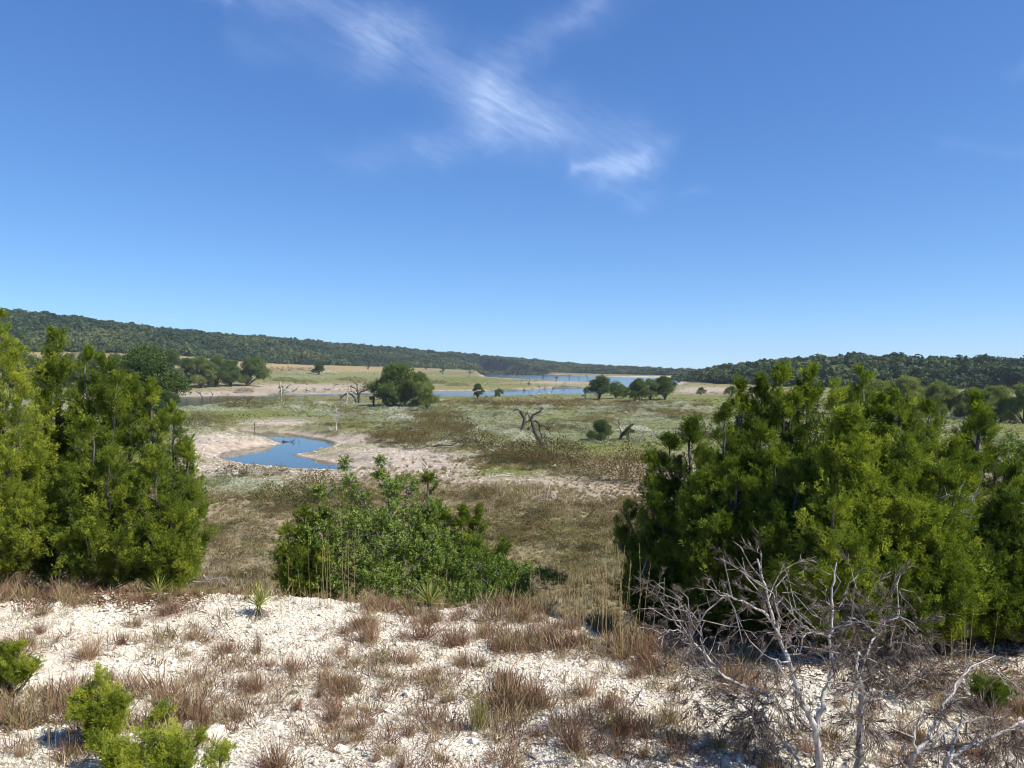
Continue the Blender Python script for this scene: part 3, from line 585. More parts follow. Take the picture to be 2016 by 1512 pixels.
# ------------------------------------------------------------------ junipers
def bez(a, b, c, t): t = np.asarray(t)[:, None]; return (1 - t) ** 2 * a + 2 * t * (1 - t) * b + t * t * c
def juniper(label, base_px, d, leaders, tint=0.45, dens=1.0, group='junipers along the brow', name='juniper_tree', r0=0.07, psize=(0.075, 0.155), cat='juniper', bare=0, base=None):
    """leaders: (tip px, tip row, depth offset, crown radius in m, share of the stem that is bare at the foot)"""
    b = np.array(at(base_px, d)) if base is None else np.array(base)
    root = thing(name, label, cat, b, group)
    wood = MB(); P, D, S, T = [], [], [], []
    for li, (tx, ty, dd, R, t0) in enumerate(leaders):
        tip = point(tx, ty, d + dd); mid = b + (tip - b) * np.array([.62, .62, .38]) + RNG.normal(0, .06, 3); h = np.linalg.norm(tip - b)
        t = np.linspace(0, 1, 12); ax = bez(b, mid, tip, t) - b; ax[1:-1] += RNG.normal(0, .012 * h ** .5, (10, 3))
        wood.tube(ax, r0 * (0.62 if li else 1) * (1 - t) ** .8 + .005, 7)
        nsub = int(40 * h * (R + .10) * dens) + 8
        for k in range(nsub):
            u = t0 + (1 - t0) * RNG.random() ** 1.05; q = bez(b, mid, tip, [u])[0] - b; v = (u - t0) / (1 - t0)
            rr = R * (min(1, (1 - v) * 1.9) ** .75) * (0.72 + .28 * min(1, v * 4)) * RNG.uniform(.6, 1.12); a = RNG.uniform(0, 6.3)
            out = np.array([math.cos(a), math.sin(a), 0]); end = q + out * rr + np.array([0, 0, rr * RNG.uniform(.25, .8) + .05])
            start = q - np.array([0, 0, .12 * rr])
            if end[2] < .06: end[2] = RNG.uniform(.06, .25)
            if RNG.random() < .55: wood.tube(np.stack([start, start + (end - start) * .5 - [0, 0, .05 * rr], end]), [.012 * (rr + .4), .008 * (rr + .3), .003], 4)
            n = RNG.integers(13, 28); f = RNG.uniform(.3, 1.08, n); pos = start + (end - start) * f[:, None] + RNG.normal(0, .022 + .075 * rr, (n, 3)) * (.5 + .6 * f[:, None])
            P.append(pos); D.append(out * .6 + np.array([0, 0, 1.05]) + RNG.normal(0, .34, (n, 3))); S.append(RNG.uniform(*psize, n) * (1 - .25 * v))
            T.append(np.clip(tint + RNG.normal(0, .17) + RNG.normal(0, .12, n), 0, 1))
        m = 6; P.append((bez(b, mid, tip, RNG.uniform(.93, .99, m)) - b)); D.append(np.array([0, 0, 1.]) + RNG.normal(0, .2, (m, 3))); S.append(RNG.uniform(*psize, m)); T.append(np.full(m, tint + .1))
    me = wood.mesh('trunk', M_JBARK, True); link('trunk', me, root)
    for k in range((bare + 1) // 2):                                # bleached dead limbs that show through the crown
        a = RNG.uniform(math.pi * 1.05, math.pi * 1.95); L = RNG.uniform(.35, .75); z0 = RNG.uniform(.2, 1.6); dm = MB()
        out = np.array([math.cos(a), math.sin(a), RNG.uniform(-.1, .5)]); p0 = np.array([RNG.normal(0, .2), RNG.normal(0, .15), z0]) + out * .25; pts = [p0 + out * L * q + RNG.normal(0, .04, 3) * (q > 0) for q in (0, .33, .66, 1)]
        dm.tube(pts, [.013, .010, .007, .002], 5)
        for w in range(7):
            q = RNG.uniform(.35, 1); s = p0 + out * L * q; e = s + unit(out + RNG.normal(0, .7, 3)) * RNG.uniform(.08, .25); dm.tube([s, (s + e) / 2 + RNG.normal(0, .02, 3), e], [.004, .003, .001], 3)
        link('dead_branch', dm.mesh('dead_branch', M_SILVER, True), root)
    P, D, S, T = np.concatenate(P), np.concatenate(D), np.concatenate(S), np.concatenate(T)
    sc = np.stack([S * RNG.uniform(.85, 1.25, len(S)), S * RNG.uniform(.85, 1.25, len(S)), S], 1)
    scatter('foliage', PLUME, P, rot_to(D), sc, T, root)
    return root
# those on the photo's west side of the clearing
juniper('yellowish green juniper, tallest at the very edge beside the narrow one', -10, 10.4, [(4,628,0,.62,.1),(-90,650,.3,.9,.1),(42,748,-.1,.42,.15),(70,880,-.3,.42,.2),(15,900,-.6,.6,.15),(60,1000,-.5,.45,.2),(-60,860,-.7,.8,.1)], tint=.68, bare=3)
juniper('narrow juniper with a bare grey stem under its tufted tip', 100, 11.2, [(112,660,0,.30,.55),(92,770,-.1,.3,.4),(75,850,.1,.4,.3),(140,905,-.3,.4,.2),(110,990,-.7,.5,.1)], tint=.45, bare=4, r0=.06)
juniper('broad dark green juniper with many pointed tops and white twigs inside', 200, 10.9, [(168,700,.2,.42,.2),(202,702,.1,.42,.2),(232,746,-.1,.42,.15),(180,840,-.6,.5,.15),(130,930,-.8,.45,.15),(215,900,-.8,.5,.1),(170,1040,-1,.55,.05),(258,748,.2,.4,.2),(230,1060,-.9,.5,.05)], tint=.46, bare=6)
juniper('compact juniper at the outer end of the row, foliage down to the ground', 325, 10.8, [(294,760,.3,.42,.15),(343,812,.2,.42,.1),(372,884,.1,.34,.1),(385,960,0,.3,.1),(300,900,-.5,.5,.05),(345,1000,-.4,.45,.05),(290,1040,-.6,.5,.0),(362,1085,-.2,.34,.0)], tint=.5, bare=3)
def fill(tx, n, lo=28, hi=420):       # further boughs of the closed crown, below its outline
    out = []
    for k in range(int(n * 1.5)):
        px = tx + RNG.uniform(-75, 75); top = np.interp(px, [1210, 1290, 1360, 1450, 1600, 1700, 1830, 1930, 2050], [1060, 930, 860, 790, 770, 780, 830, 900, 920]); y = min(top + RNG.uniform(lo, hi), 1225); out.append((px, y, -.25 - .6 * (y - top) / 420 * RNG.uniform(.6, 1.1), RNG.uniform(.36, .5), 0.0))
    return out
# the big stand on the other side
juniper('dark juniper with low shaded boughs at the near end of the large stand', 1345, 9.9, [(1362,832,.5,.34,.3),(1317,868,.2,.38,.2),(1282,905,.1,.42,.1),(1232,1005,.1,.42,.05),(1215,1050,0,.34,.05),(1300,985,-.4,.5,.05),(1255,1105,-.1,.45,.0),(1340,1060,-.6,.5,0),(1300,1170,-.3,.5,0)] + fill(1310, 7), tint=.30, bare=2)
juniper('juniper with a dense squared top rising from the large stand', 1450, 9.25, [(1455,768,.4,.30,.3),(1425,808,.1,.36,.2),(1500,760,.5,.42,.25),(1385,900,-.2,.5,.1),(1450,935,-.6,.55,.1),(1410,1030,-.8,.55,.05),(1480,1080,-.8,.5,.05)] + fill(1440, 8), tint=.40, bare=3)
juniper('tallest juniper of the large stand with two slim tips', 1550, 9.05, [(1540,730,.4,.34,.25),(1563,790,.2,.40,.2),(1597,730,.5,.32,.3),(1520,860,-.3,.5,.1),(1570,920,-.7,.55,.1),(1530,1010,-.9,.55,.05),(1600,1030,-.8,.5,.05)] + fill(1550, 8), tint=.45, bare=4)
juniper('olive tinged juniper full of brownish cones in the middle of the stand', 1650, 8.35, [(1641,768,.6,.36,.25),(1665,850,.0,.42,.15),(1640,870,-.3,.5,.1),(1700,930,-.5,.5,.1),(1640,990,-.8,.55,.05),(1590,1120,-.9,.5,.05),(1690,1080,-.8,.55,.05)] + fill(1650, 8), tint=.62, bare=4)
juniper('cone shaped juniper with a sharp bright tip in the large stand', 1720, 9.05, [(1698,739,.3,.42,.2),(1667,800,.3,.4,.2),(1735,790,.4,.4,.2),(1720,880,-.3,.5,.1),(1760,960,-.6,.55,.05)] + fill(1725, 6), tint=.5, bare=3)
juniper('rounded juniper with a grey trunk showing low down', 1820, 8.45, [(1767,776,.6,.42,.2),(1832,800,.6,.5,.15),(1800,870,0,.55,.1),(1850,930,-.3,.5,.1),(1790,1010,-.7,.55,.1),(1850,1080,-.7,.55,.1),(1880,875,.3,.4,.1),(1770,1140,-.8,.5,.12)] + fill(1820, 8), tint=.48, bare=6)
juniper('juniper whose thin top stands up alone above its neighbours', 1905, 8.75, [(1925,793,.4,.17,.62),(1890,900,.0,.45,.1),(1912,1010,-.3,.5,.05),(1895,1140,-.7,.5,.0),(1940,1120,-.4,.45,0),(1850,1190,-.9,.45,.0),(1910,1230,-.9,.4,.0)] + fill(1905, 7), tint=.47, bare=3)
juniper('deep green juniper at the far edge of the large stand', 2010, 8.55, [(1955,900,.5,.4,.1),(1985,930,.2,.5,.1),(2040,905,.4,.6,.1),(2000,1030,-.3,.55,.05),(2050,1120,-.5,.6,0),(1985,1180,-.6,.45,0)] + fill(2000, 6), tint=.28, bare=2)
# around the oak
juniper('low bushy juniper against the oak, bright on its sunny side', 590, 11.2, [(566,1040,.1,.26,.05),(600,1012,.2,.28,.05),(640,1015,.3,.3,.05),(548,1090,-.1,.26,0),(590,1100,-.3,.34,0),(640,1090,-.3,.3,0)], tint=.5)
juniper('slender juniper spire standing up behind the oak crown', 842, 11.9, [(841,922,0,.17,.25),(862,1000,.1,.25,.2),(825,1010,.1,.22,.2)], tint=.4, r0=.045)
juniper('small leaning juniper on the shady side of the oak', 915, 11.7, [(906,1000,.1,.26,.1),(944,1010,.2,.24,.1),(930,1060,-.1,.32,.05)], tint=.42)
juniper('little juniper tip poking out of the low scrub oak', 985, 11.9, [(990,1068,.1,.2,.1),(975,1100,0,.25,.1)], tint=.35, r0=.04)
# young ones on the gravel
SM = dict(name='juniper_bush', cat='bush', group='young junipers on the gravel', r0=.018, psize=(.045, .085))
def young(label, base, leaders, **k):
    g = ground(*base); juniper(label, 0, g.y, leaders, base=g, dens=1.05, **SM, **k)
young('small upright young juniper with yellow green tips, alone on white gravel', (193,1472), [(193,1336,0,.11,.28),(172,1372,0,.10,.4),(225,1375,-.05,.11,.4),(246,1390,0,.055,.6),(200,1415,-.08,.12,.3),(150,1400,.05,.065,.6),(212,1430,-.08,.1,.3)], tint=.74)
young('little juniper seedling at the edge with grass under it', (8,1378), [(10,1285,0,.1,.35),(38,1280,.02,.07,.5),(-30,1290,0,.12,.3),(62,1318,0,.055,.6),(20,1330,-.05,.1,.3)], tint=.66)
young('low spreading juniper seedling, yellow green, nearest of the young ones', (330,1560), [(302,1452,.05,.13,.3),(345,1475,0,.12,.3),(395,1460,.05,.13,.3),(440,1490,0,.12,.3),(260,1490,0,.11,.3),(370,1500,-.1,.14,.2)], tint=.78)
young('tiny juniper sprig between the two yellow green seedlings', (232,1530), [(225,1478,0,.06,.3),(205,1490,0,.05,.3),(180,1470,.02,.05,.4)], tint=.7)
young('dark little juniper sprig on the gravel under the dead shrub', (1950,1400), [(1950,1352,0,.1,.2),(1972,1362,.05,.08,.2),(1925,1370,0,.08,.2)], tint=.35)
young('tiny green juniper sprout among red grass on gravel', (316,1436), [(316,1412,0,.045,.2)], tint=.55)

# ------------------------------------------------------------------ oaks on the brow
def oak(label, base_px, d, lobes, leafscale=(.07, .12), tint=.5, group=None, limbs=1, dens=1.0):
    b = np.array(at(base_px, d)); root = thing('oak_shrub', label, 'shrub', b, group); wood = MB(); P, D, S, T = [], [], [], []
    t = np.linspace(0, 1, 7)
    for (px, py, dd, R) in lobes:
        c = point(px, py, d + dd) - b
        for w in range(limbs):
            e = c + RNG.normal(0, R * .4, 3); mid = e * np.array([.35, .35, .6]) + RNG.normal(0, .1, 3); ln = bez(np.zeros(3), mid, e, t); ln[1:-1] += RNG.normal(0, .02, (5, 3)); wood.tube(ln, .034 * (1 - t) ** .9 * (.5 + R) + .006, 6)
        n = int(60 + 3300 * R * R * dens) ; q = rdir(n) * (RNG.uniform(.15, 1, (n, 1)) ** .55); keep = fbm(q[:, 0] * 2.6 + px, q[:, 2] * 2.6 + q[:, 1] * 2, 95) > .46; q = q[keep]; n = len(q)
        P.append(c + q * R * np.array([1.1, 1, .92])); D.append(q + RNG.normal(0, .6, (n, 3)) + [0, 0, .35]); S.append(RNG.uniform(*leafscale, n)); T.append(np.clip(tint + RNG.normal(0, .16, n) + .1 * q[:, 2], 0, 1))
        for k in range(int(3 + 12 * R)):
            f = c + rdir(1)[0] * R * RNG.uniform(.5, .95); s0 = c + RNG.normal(0, .2 * R, 3); wood.tube([s0, (s0 + f) / 2 + RNG.normal(0, .03, 3), f], [.009, .006, .002], 4)
    link('trunk', wood.mesh('trunk', M_BARK, True), root); P, D, S, T = map(np.concatenate, (P, D, S, T))
    scatter('foliage', OAKSP, P, rot_to(D), S, T, root); return root
oak('bushy live oak with glossy green leaves at the middle of the brow', 790, 11.5, [(678,915,.0,.07),(690,950,0,.08),(648,965,0,.13),(748,905,.1,.03),(750,935,.1,.08),(622,975,0,.09),(800,962,.2,.20),(770,965,.1,.16),(700,990,0,.24),(640,1015,-.1,.18),(765,1020,-.1,.32),(830,1005,.1,.26),(870,1050,.2,.27),(905,1075,.2,.2),
    (700,1050,-.3,.36),(610,1085,-.2,.26),(600,1140,-.2,.24),(740,1130,-.8,.3),(730,1040,-.1,.3),(800,1060,-.2,.3),(905,1130,-.2,.26),(760,1080,-.5,.40),(840,1080,-.3,.36),(890,1100,0,.28),(660,1090,-.4,.32),(700,1140,-.6,.34),(640,1150,-.4,.28),(770,1150,-.7,.3),(840,1145,-.5,.32),(890,1150,-.2,.26),(620,1050,-.2,.2)], tint=.52)
oak('low scrub oak with small grey green leaves sprawling beyond the big oak', 990, 11.0, [(930,1115,.1,.26),(980,1130,0,.26),(1030,1135,.1,.2),(1075,1130,.2,.1),(1100,1138,.2,.06),(950,1165,-.2,.26),(1010,1170,-.2,.24),(900,1180,-.4,.22),(960,1190,-.4,.2),(1020,1185,-.3,.16)], leafscale=(.07, .105), tint=.32, dens=1.5)
oak('leafy oak sprout at the far edge beside the deep green juniper', 1995, 10.9, [(1975,890,0,.14),(2005,880,.1,.18),(2030,900,.1,.2),(1990,925,0,.16)], tint=.45)

def bank_ground(px, py):
    """as ground(), but never past the brow of the gravel bank"""
    g = ground(px, py); b = float(np.interp(px, BROW[:, 0], BROW[:, 1])) + .1
    return g if g.y < b + .5 else at(px, b)
# ------------------------------------------------------------------ yuccas
def yucca(label, base, r, n_live=46, n_dead=34, stalk=False):
    g = bank_ground(*base); root = thing('yucca', label, 'yucca', g, 'yuccas along the brow')
    M1 = YM
    core = MB(); core.tube([(0, 0, -.03), (0, 0, .25 * r), (0, 0, .5 * r)], [.09 * r, .11 * r, .03 * r], 7); link('stem', core.mesh('stem', M_CHAR), root)
    for k in range(n_live):
        o = link('leaf', YL[k % len(YL)], root); el = math.radians(88 - 78 * (k / n_live) ** .9); a = k * 2.39996 + random.uniform(-.2, .2)
        o.location = (0, 0, .40 * r); o.rotation_euler = (0, math.pi / 2 - el, a); q = r * random.uniform(.85, 1.1); o.scale = (q, q, q)
    for k in range(n_dead):
        o = link('dead_leaf', YD[k % len(YD)], root); el = math.radians(random.uniform(-32, 5)); a = random.uniform(0, 6.3)
        o.location = (0, 0, (.16 + .22 * random.random()) * r); o.rotation_euler = (0, math.pi / 2 - el, a); q = r * random.uniform(.55, .95); o.scale = (q, q, q)
    if stalk:
        w = MB(); t = np.linspace(0, 1, 6); w.tube(np.stack([.1 * t, .05 * t, .3 + 1.25 * t], 1) * r, np.linspace(.03, .012, 6) * r, 5); link('flower_stalk', w.mesh('flower_stalk', M_STALK), root)
    return root
YM = mat_leaf("yucca_leaf", (0.17, 0.20, 0.04), (0.30, 0.32, 0.07), (0.44, 0.42, 0.14), trans=0.2, rough=0.45, spec=0.4, vary=0.2, attr=False)
YDM = mat_leaf("yucca_dead_leaf", (0.10, 0.075, 0.055), (0.22, 0.175, 0.14), (0.34, 0.29, 0.24), trans=0.0, vary=0.4, attr=False)
def blade(k, mat, w, droop):
    t = np.linspace(0, 1, 6); wid = w * np.array([.9, 1, .95, .8, .5, .05]); cx = -droop * t ** 2.2; z = t; mb = MB()
    v = np.concatenate([np.stack([cx, -wid / 2, z], 1), np.stack([cx + .012, np.zeros(6), z], 1), np.stack([cx, wid / 2, z], 1)])
    q = [(i, i + 1, 7 + i, 6 + i) for i in range(5)] + [(6 + i, 7 + i, 13 + i, 12 + i) for i in range(5)]; mb.add(v, quads=q); return mb.mesh("leaf", mat)
YL = [blade(k, YM, .058, -RNG.uniform(.0, .14)) for k in range(6)]; YD = [blade(k, YDM, .045, -RNG.uniform(.1, .5)) for k in range(6)]
yucca('spiky yucca with yellow edged leaves and a grey skirt, alone on the gravel rim', (510,1212), .30)
yucca('yucca with thinner leaves at the foot of the dark juniper row', (312,1180), .23, 34, 14)
yucca('yucca in front of the oak with a dry stalk and drooping dead leaves', (845,1178), .30, 40, 30, stalk=True)
yucca('small sparse yucca with pale leaves in the red grass by the oak', (722,1192), .15, 16, 8)

# ------------------------------------------------------------------ grasses of the gravel bank
def bunch(k, mat, n, tilt, curl, w, seed_heads=True):
    mb = MB(); a = RNG.uniform(0, 6.3, n); t = np.abs(RNG.normal(0, tilt, n)); h = RNG.uniform(.35, 1.0, n) * (1.05 - .35 * t); r0 = RNG.normal(0, .10, (n, 2)); base = np.concatenate([r0, np.zeros((n, 1))], 1)
    d = np.stack([np.sin(t) * np.cos(a), np.sin(t) * np.sin(a), np.cos(t)], 1); side = unit(np.cross(d, rdir(n))); ww = w * RNG.uniform(.7, 1.3, n)[:, None]
    c = curl * RNG.uniform(-.2, 1, n)[:, None] * np.stack([np.cos(a), np.sin(a), -.35 * np.ones(n)], 1); h = h[:, None]
    m = base + d * h * .5 + c * h * .2 + RNG.normal(0, .015, (n, 3)); tip = base + d * h + c * h * .8 + RNG.normal(0, .03, (n, 3))
    v = np.stack([base - side * ww * .5, base + side * ww * .5, m + side * ww * .45, m - side * ww * .45, tip], 1).reshape(-1, 3); i = np.arange(n) * 5
    mb.add(v, quads=np.stack([i, i + 1, i + 2, i + 3], 1), tris=np.stack([i + 3, i + 2, i + 4], 1))
    if seed_heads:
        j = RNG.integers(0, n, int(n * 1.5)); f = RNG.uniform(.4, 1, len(j))[:, None]; p = m[j] + (tip[j] - m[j]) * f; mb.kites(p, unit(d[j] + RNG.normal(0, .55, (len(j), 3))), RNG.uniform(.05, .16, len(j)), w * .9)
    return mb.mesh("grass_clump", mat)
GB = {'red': [bunch(k, M_RED, [120, 190, 150, 240, 100, 170, 130, 210][k], [.35, .6, .45, .7, .5, .4, .75, .55][k], [.3, .6, .2, .8, .5, .4, .9, .6][k], .0095) for k in range(8)], 'straw': [bunch(k, M_STRAW, 210, .6, .4, .010, False) for k in range(4)], 'green': [bunch(k, M_GREENGR, 180, .65, .4, .011, False) for k in range(3)],
      'tall': [bunch(k, M_STRAW, 90, .30, .2, .010) for k in range(3)], 'mix': [bunch(k, M_GREENGR, 140, .30, .2, .012) for k in range(2)]}
GL = {'red': 'reddish brown bunchgrass clump rooted in the white gravel', 'straw': 'straw coloured low grass clump on the white gravel', 'green': 'greenish low grass clump on the white gravel', 'tall': 'thin straw coloured upright grass clump on the gravel bank', 'mix': 'green and tan upright grass clump on the white gravel'}
GC = [0]
def clump_at(kind, px, py, hpx, wpx=None, label=None):
    g = bank_ground(px, py); k = g.y / F; h = hpx * k * 1.15; w = (wpx or hpx) * k * 1.05
    GC[0] += 1; o = link('grass_clump', GB[kind][GC[0] % len(GB[kind])]); o.location = (g.x, g.y, g.z - .01); o.rotation_euler = (0, 0, RNG.uniform(0, 6.3)); o.scale = (max(w, h * .5) * 1.3, max(w, h * .5) * 1.3, h * 1.02)
    tag(o, label or GL[kind], 'grass', 'bunchgrass on the gravel bank: ' + kind if label is None else None); return o
def C6(x, y): return x / 2.738, 960 + y / 2.738
def C7(x, y): return 600 + x / 2.88, 1150 + y / 2.88
def C8(x, y): return 1200 + x / 2.47, 1000 + y / 2.47
for kind, x, y, h, w, lab in [
    ('red',120,860,110,150,'wide reddish grass clump beneath the yellowish juniper at the rim'),('red',215,790,90,110,None),('red',480,925,190,150,'tall narrow reddish grass clump standing free on bare white gravel'),('red',305,840,60,70,None),('red',660,845,80,70,None),('red',1030,825,70,80,None),('red',1220,885,90,120,None),('red',1390,890,120,70,None),
    ('red',1580,985,100,110,None),('red',1300,965,60,100,None),('red',1380,1105,150,130,None),('red',860,1145,130,90,None),('red',740,1095,100,90,None),('red',1050,1050,90,90,None),('red',1000,1180,100,190,'broad brown grass patch between the young juniper and the yuccas'),('red',1085,1300,150,150,None),('red',1480,1520,230,250,'largest reddish brown grass clump, cut by the frame below the gravel stones'),
    ('red',20,900,150,110,None),('straw',720,745,60,120,None),('straw',1010,905,50,80,None),('straw',980,1320,70,140,None),('straw',1280,1225,40,100,None),('green',1590,1110,40,70,None),('red',590,1050,90,100,None),('straw',220,690,70,120,None),('red',760,620,80,130,'curly brown dead grass heap beside the thin leaved yucca'),('straw',880,690,50,60,None),('red',1130,1075,80,80,None),('red',1600,1200,80,90,None),('red',300,1215,50,90,None),('red',110,1450,110,90,None),('red',330,1480,110,100,None),('straw',420,1440,90,100,None)]:
    clump_at(kind, *C6(x, y), h / 2.738, w / 2.738, lab)
for kind, x, y, h, w, lab in [
    ('red',220,285,70,90,None),('red',200,395,70,80,None),('red',150,465,70,90,None),('red',380,320,150,110,None),('red',680,310,220,220,'dense tall reddish grass stand right in front of the stalked yucca'),('red',860,350,170,190,None),('red',600,450,100,130,None),('red',1340,690,180,180,'dark reddish upright grass clump, one of a close pair on open gravel'),('red',1600,640,180,170,'brown upright grass clump behind the tall dark red one'),
    ('red',1530,945,330,190,'tallest dark red grass clump with a spire of stems on the gravel'),('red',590,860,130,170,None),('red',760,810,70,110,None),('red',1140,550,110,120,None),('mix',980,825,280,130,'tall grass clump, straw above and green below, near the middle of the gravel'),('straw',700,565,100,150,None),('straw',820,670,130,150,None),('straw',1180,635,110,110,None),('red',1320,865,100,100,None),('red',1740,720,180,170,None),('mix',1770,840,150,140,None),('red',1900,825,100,100,None),
    ('straw',200,575,100,180,None),('green',305,885,80,100,'low bright green grass clump by a pale stone'),('red',150,785,150,120,None),('straw',490,965,60,110,None),('straw',1090,875,60,150,None),('red',1050,1020,110,80,None),('red',1920,985,90,70,None),('green',440,440,90,140,'green low weedy clump beneath red grass near the top of the bank'),('straw',1140,375,130,150,None),('red',1280,315,100,180,None),('straw',1440,345,110,130,None),('straw',1110,385,100,70,None),('straw',460,530,60,150,None),('straw',290,620,90,110,None),('red',80,640,90,80,None),('straw',1000,470,90,80,None),('red',880,460,90,110,None),('red',700,760,60,120,None),('straw',320,720,60,140,None),('red',400,1010,100,60,None),('red',550,1040,90,80,None),('straw',1130,1040,60,70,None),('red',330,330,100,80,None),('red',1150,760,60,150,None)]:
    clump_at(kind, *C7(x, y), h / 2.88, w / 2.88, lab)
for kind, x, y, h, w in [('red',60,1085,200,150),('straw',290,1050,130,160),('red',170,1115,90,100),('straw',320,890,70,80),('red',170,1215,80,50),('straw',310,1140,90,170),('straw',530,1170,110,150),('straw',800,1290,110,200),('red',950,1190,120,130),('straw',1080,1130,120,150),('straw',1500,1130,130,150),('red',1420,1120,110,130),('straw',1620,1000,110,120),('red',1330,1250,90,120),('straw',1250,860,90,140),('straw',1700,1180,100,140),('red',1800,1220,110,150),('straw',1960,900,90,140),('red',1860,1040,90,140),('straw',1480,1230,80,120),('straw',2000,1000,90,120),('red',720,900,100,160),('red',640,830,90,150),('straw',560,850,110,120),('straw',1900,980,90,120)]:
    clump_at(kind, *C8(x, y), h / 2.47, w / 2.47)
for k in range(34):       # the red fringe along the brow
    px = RNG.uniform(690, 1330) if k < 24 else RNG.uniform(0, 420); g0 = float(np.interp(px, BROW[:, 0], BROW[:, 1])) - RNG.uniform(-.25, .75); q = at(px, g0); pxx, pyy = to_px(np.array([q.x]), np.array([q.y]), np.array([q.z]))
    clump_at('red' if RNG.random() < .72 else 'straw', float(pxx[0]), float(pyy[0]), RNG.uniform(24, 52), RNG.uniform(35, 70))
for k in range(30):
    clump_at('straw' if k % 3 else 'red', RNG.uniform(350, 1350), RNG.uniform(1240, 1500), RNG.uniform(14, 30), RNG.uniform(20, 45))
# tall stalks of last summer's grass
def stalks(px, py, hpx, n, label, spread=.16, lean=0.0):
    g = bank_ground(px, py); k = g.y / F; root = thing('tall_grass', label, 'grass', g)
    for i in range(n):
        h = hpx * k * RNG.uniform(.6, 1.05); b = np.array([RNG.normal(0, spread), RNG.normal(0, spread), 0]); tp = b + np.array([RNG.normal(lean, .06) * h, RNG.normal(0, .05) * h, h]); t = np.linspace(0, 1, 6); ln = bez(b, (b + tp) / 2 + RNG.normal(0, .02 * h, 3), tp, t)
        w = MB(); w.tube(ln, np.linspace(.0030, .0014, 6), 3); q = RNG.uniform(.75, 1, 7); w.kites(ln[3] + (ln[5] - ln[3]) * ((q - .6) / .4)[:, None], unit(tp - b) + RNG.normal(0, .25, (7, 3)), .045, .005); link('stalk', w.mesh('stalk', M_STALK), root)
    return root
stalks(1130,1255,170,7,'pale tall grass stalks at the brow where the gravel dips'); stalks(1165,1265,190,9,'tall grass stalks standing just before the dark juniper shade'); stalks(1205,1290,190,8,'thickest bunch of tall stalks against the shaded juniper foot'); stalks(1240,1300,230,6,'longest tall stalks, reaching up in front of the dark juniper')
stalks(318,1352,150,4,'two or three thin reddish stalks rising from clear gravel',.03); stalks(680,1195,190,5,'tall thin stalks before the low bushy juniper',.1); stalks(590,1205,130,4,'short group of thin stalks at the rim by the bushy juniper',.1); stalks(640,1200,170,4,'thin stalks just beside the lone spiky yucca',.12)
stalks(1100,1235,130,8,'dry stalks in the red fringe below the scrub oak',.25); stalks(1060,1232,120,8,'dry stalks mixed with yellow weeds below the scrub oak',.25); stalks(905,1215,100,7,'short stalks behind the stalked yucca',.2); stalks(1910,1310,150,4,'greenish tall stalks before the thin topped juniper',.1); stalks(1875,1320,110,3,'low pair of stalks under the rounded juniper',.1); stalks(70,1440,120,5,'bare reddish stalks by the juniper seedling',.12); stalks(105,1512,160,6,'thin stalks in the corner beside the young juniper',.12); stalks(560,1210,60,4,'low stalks behind the spiky yucca',.1); stalks(1008,1350,110,3,'fine stalks over the straw and green clump',.06); stalks(1125,1460,170,4,'red stalks rising from the tallest red clump',.05)
# fine dead grass and litter between the clumps, and the grass of the slope below the brow
def halo():       # thin loose tufts round every clump
    P = []
    for o in [o for o in SC.objects if o.name.startswith('grass_clump')]:
        n = 9; a = RNG.uniform(0, 6.3, n); r = np.abs(RNG.normal(0, .22, n)) + .05; P.append(np.stack([o.location.x + r * np.cos(a), o.location.y + r * np.sin(a)], 1))
    p = np.concatenate(P); z = height(p[:, 0], p[:, 1]); n = len(p); scatter('loose_grass', FINE[:2] + REDF, np.column_stack([p, z]), np.stack([RNG.normal(0, .2, n), RNG.normal(0, .2, n), RNG.uniform(0, 6.3, n)], 1), RNG.uniform(.07, .2, n), RNG.random(n))
def fine_grass():
    p = bank_points(14000, 4.2, 10.6, -1.15, 1.15); n1 = fbm(p[:, 0] * .9, p[:, 1] * .9, 66); px = pxof(p[:, 0], p[:, 1]); keep = ((n1 > .55 - .07 * (px > 1100)) & ~((px > 330) & (px < 720) & (p[:, 1] > 7.6))) | (RNG.random(len(p)) < .08); p = p[keep]; n = len(p)
    s = RNG.uniform(.06, .22, n) * (.6 + .9 * sstep(.5, .65, n1[keep])); scatter('dry_grass', FINE + REDF, p, np.stack([RNG.normal(0, .15, n), RNG.normal(0, .15, n), RNG.uniform(0, 6.3, n)], 1), s, RNG.random(n))
    d = np.sqrt(RNG.uniform(8.6 ** 2, 44 ** 2, 15000)); px = RNG.uniform(-800, 2900, len(d)); b = np.interp(px, BROW[:, 0], BROW[:, 1]); keep = d > b + .15; d, px = d[keep], px[keep]; x = (px - 1008) / F * d; z = height(x, d); n = len(d)
    s = RNG.uniform(.22, .6, n) * np.interp(d, [9, 20, 44], [.7, 1, 1.2]) * np.where((px < 1160) & (d < 14), .45, 1); scatter('slope_grass', DRYT + BRUSH[:1], np.stack([x, d, z - .02], 1), np.stack([RNG.normal(0, .12, n), RNG.normal(0, .12, n), RNG.uniform(0, 6.3, n)], 1), s, np.clip(fbm(x * .3, d * .3, 79) + RNG.normal(0, .15, n), 0, 1))
    # brown needle litter under the junipers
    L = MB(); n = 9000; px = np.where(RNG.random(n) < .4, RNG.uniform(-80, 400, n), RNG.uniform(1280, 2080, n)); d = np.where(px < 500, RNG.normal(10.0, .28, n), RNG.normal(8.3, .55, n)); x = (px - 1008) / F * d; z = height(x, d) + .012
    L.kites(np.stack([x, d, z], 1), np.concatenate([RNG.normal(0, 1, (n, 2)), RNG.normal(0, .25, (n, 1))], 1), RNG.uniform(.03, .09, n), RNG.uniform(.008, .02, n)); o = link('needle_litter', L.mesh('needle_litter', M_LIT)); o['kind'] = 'stuff'
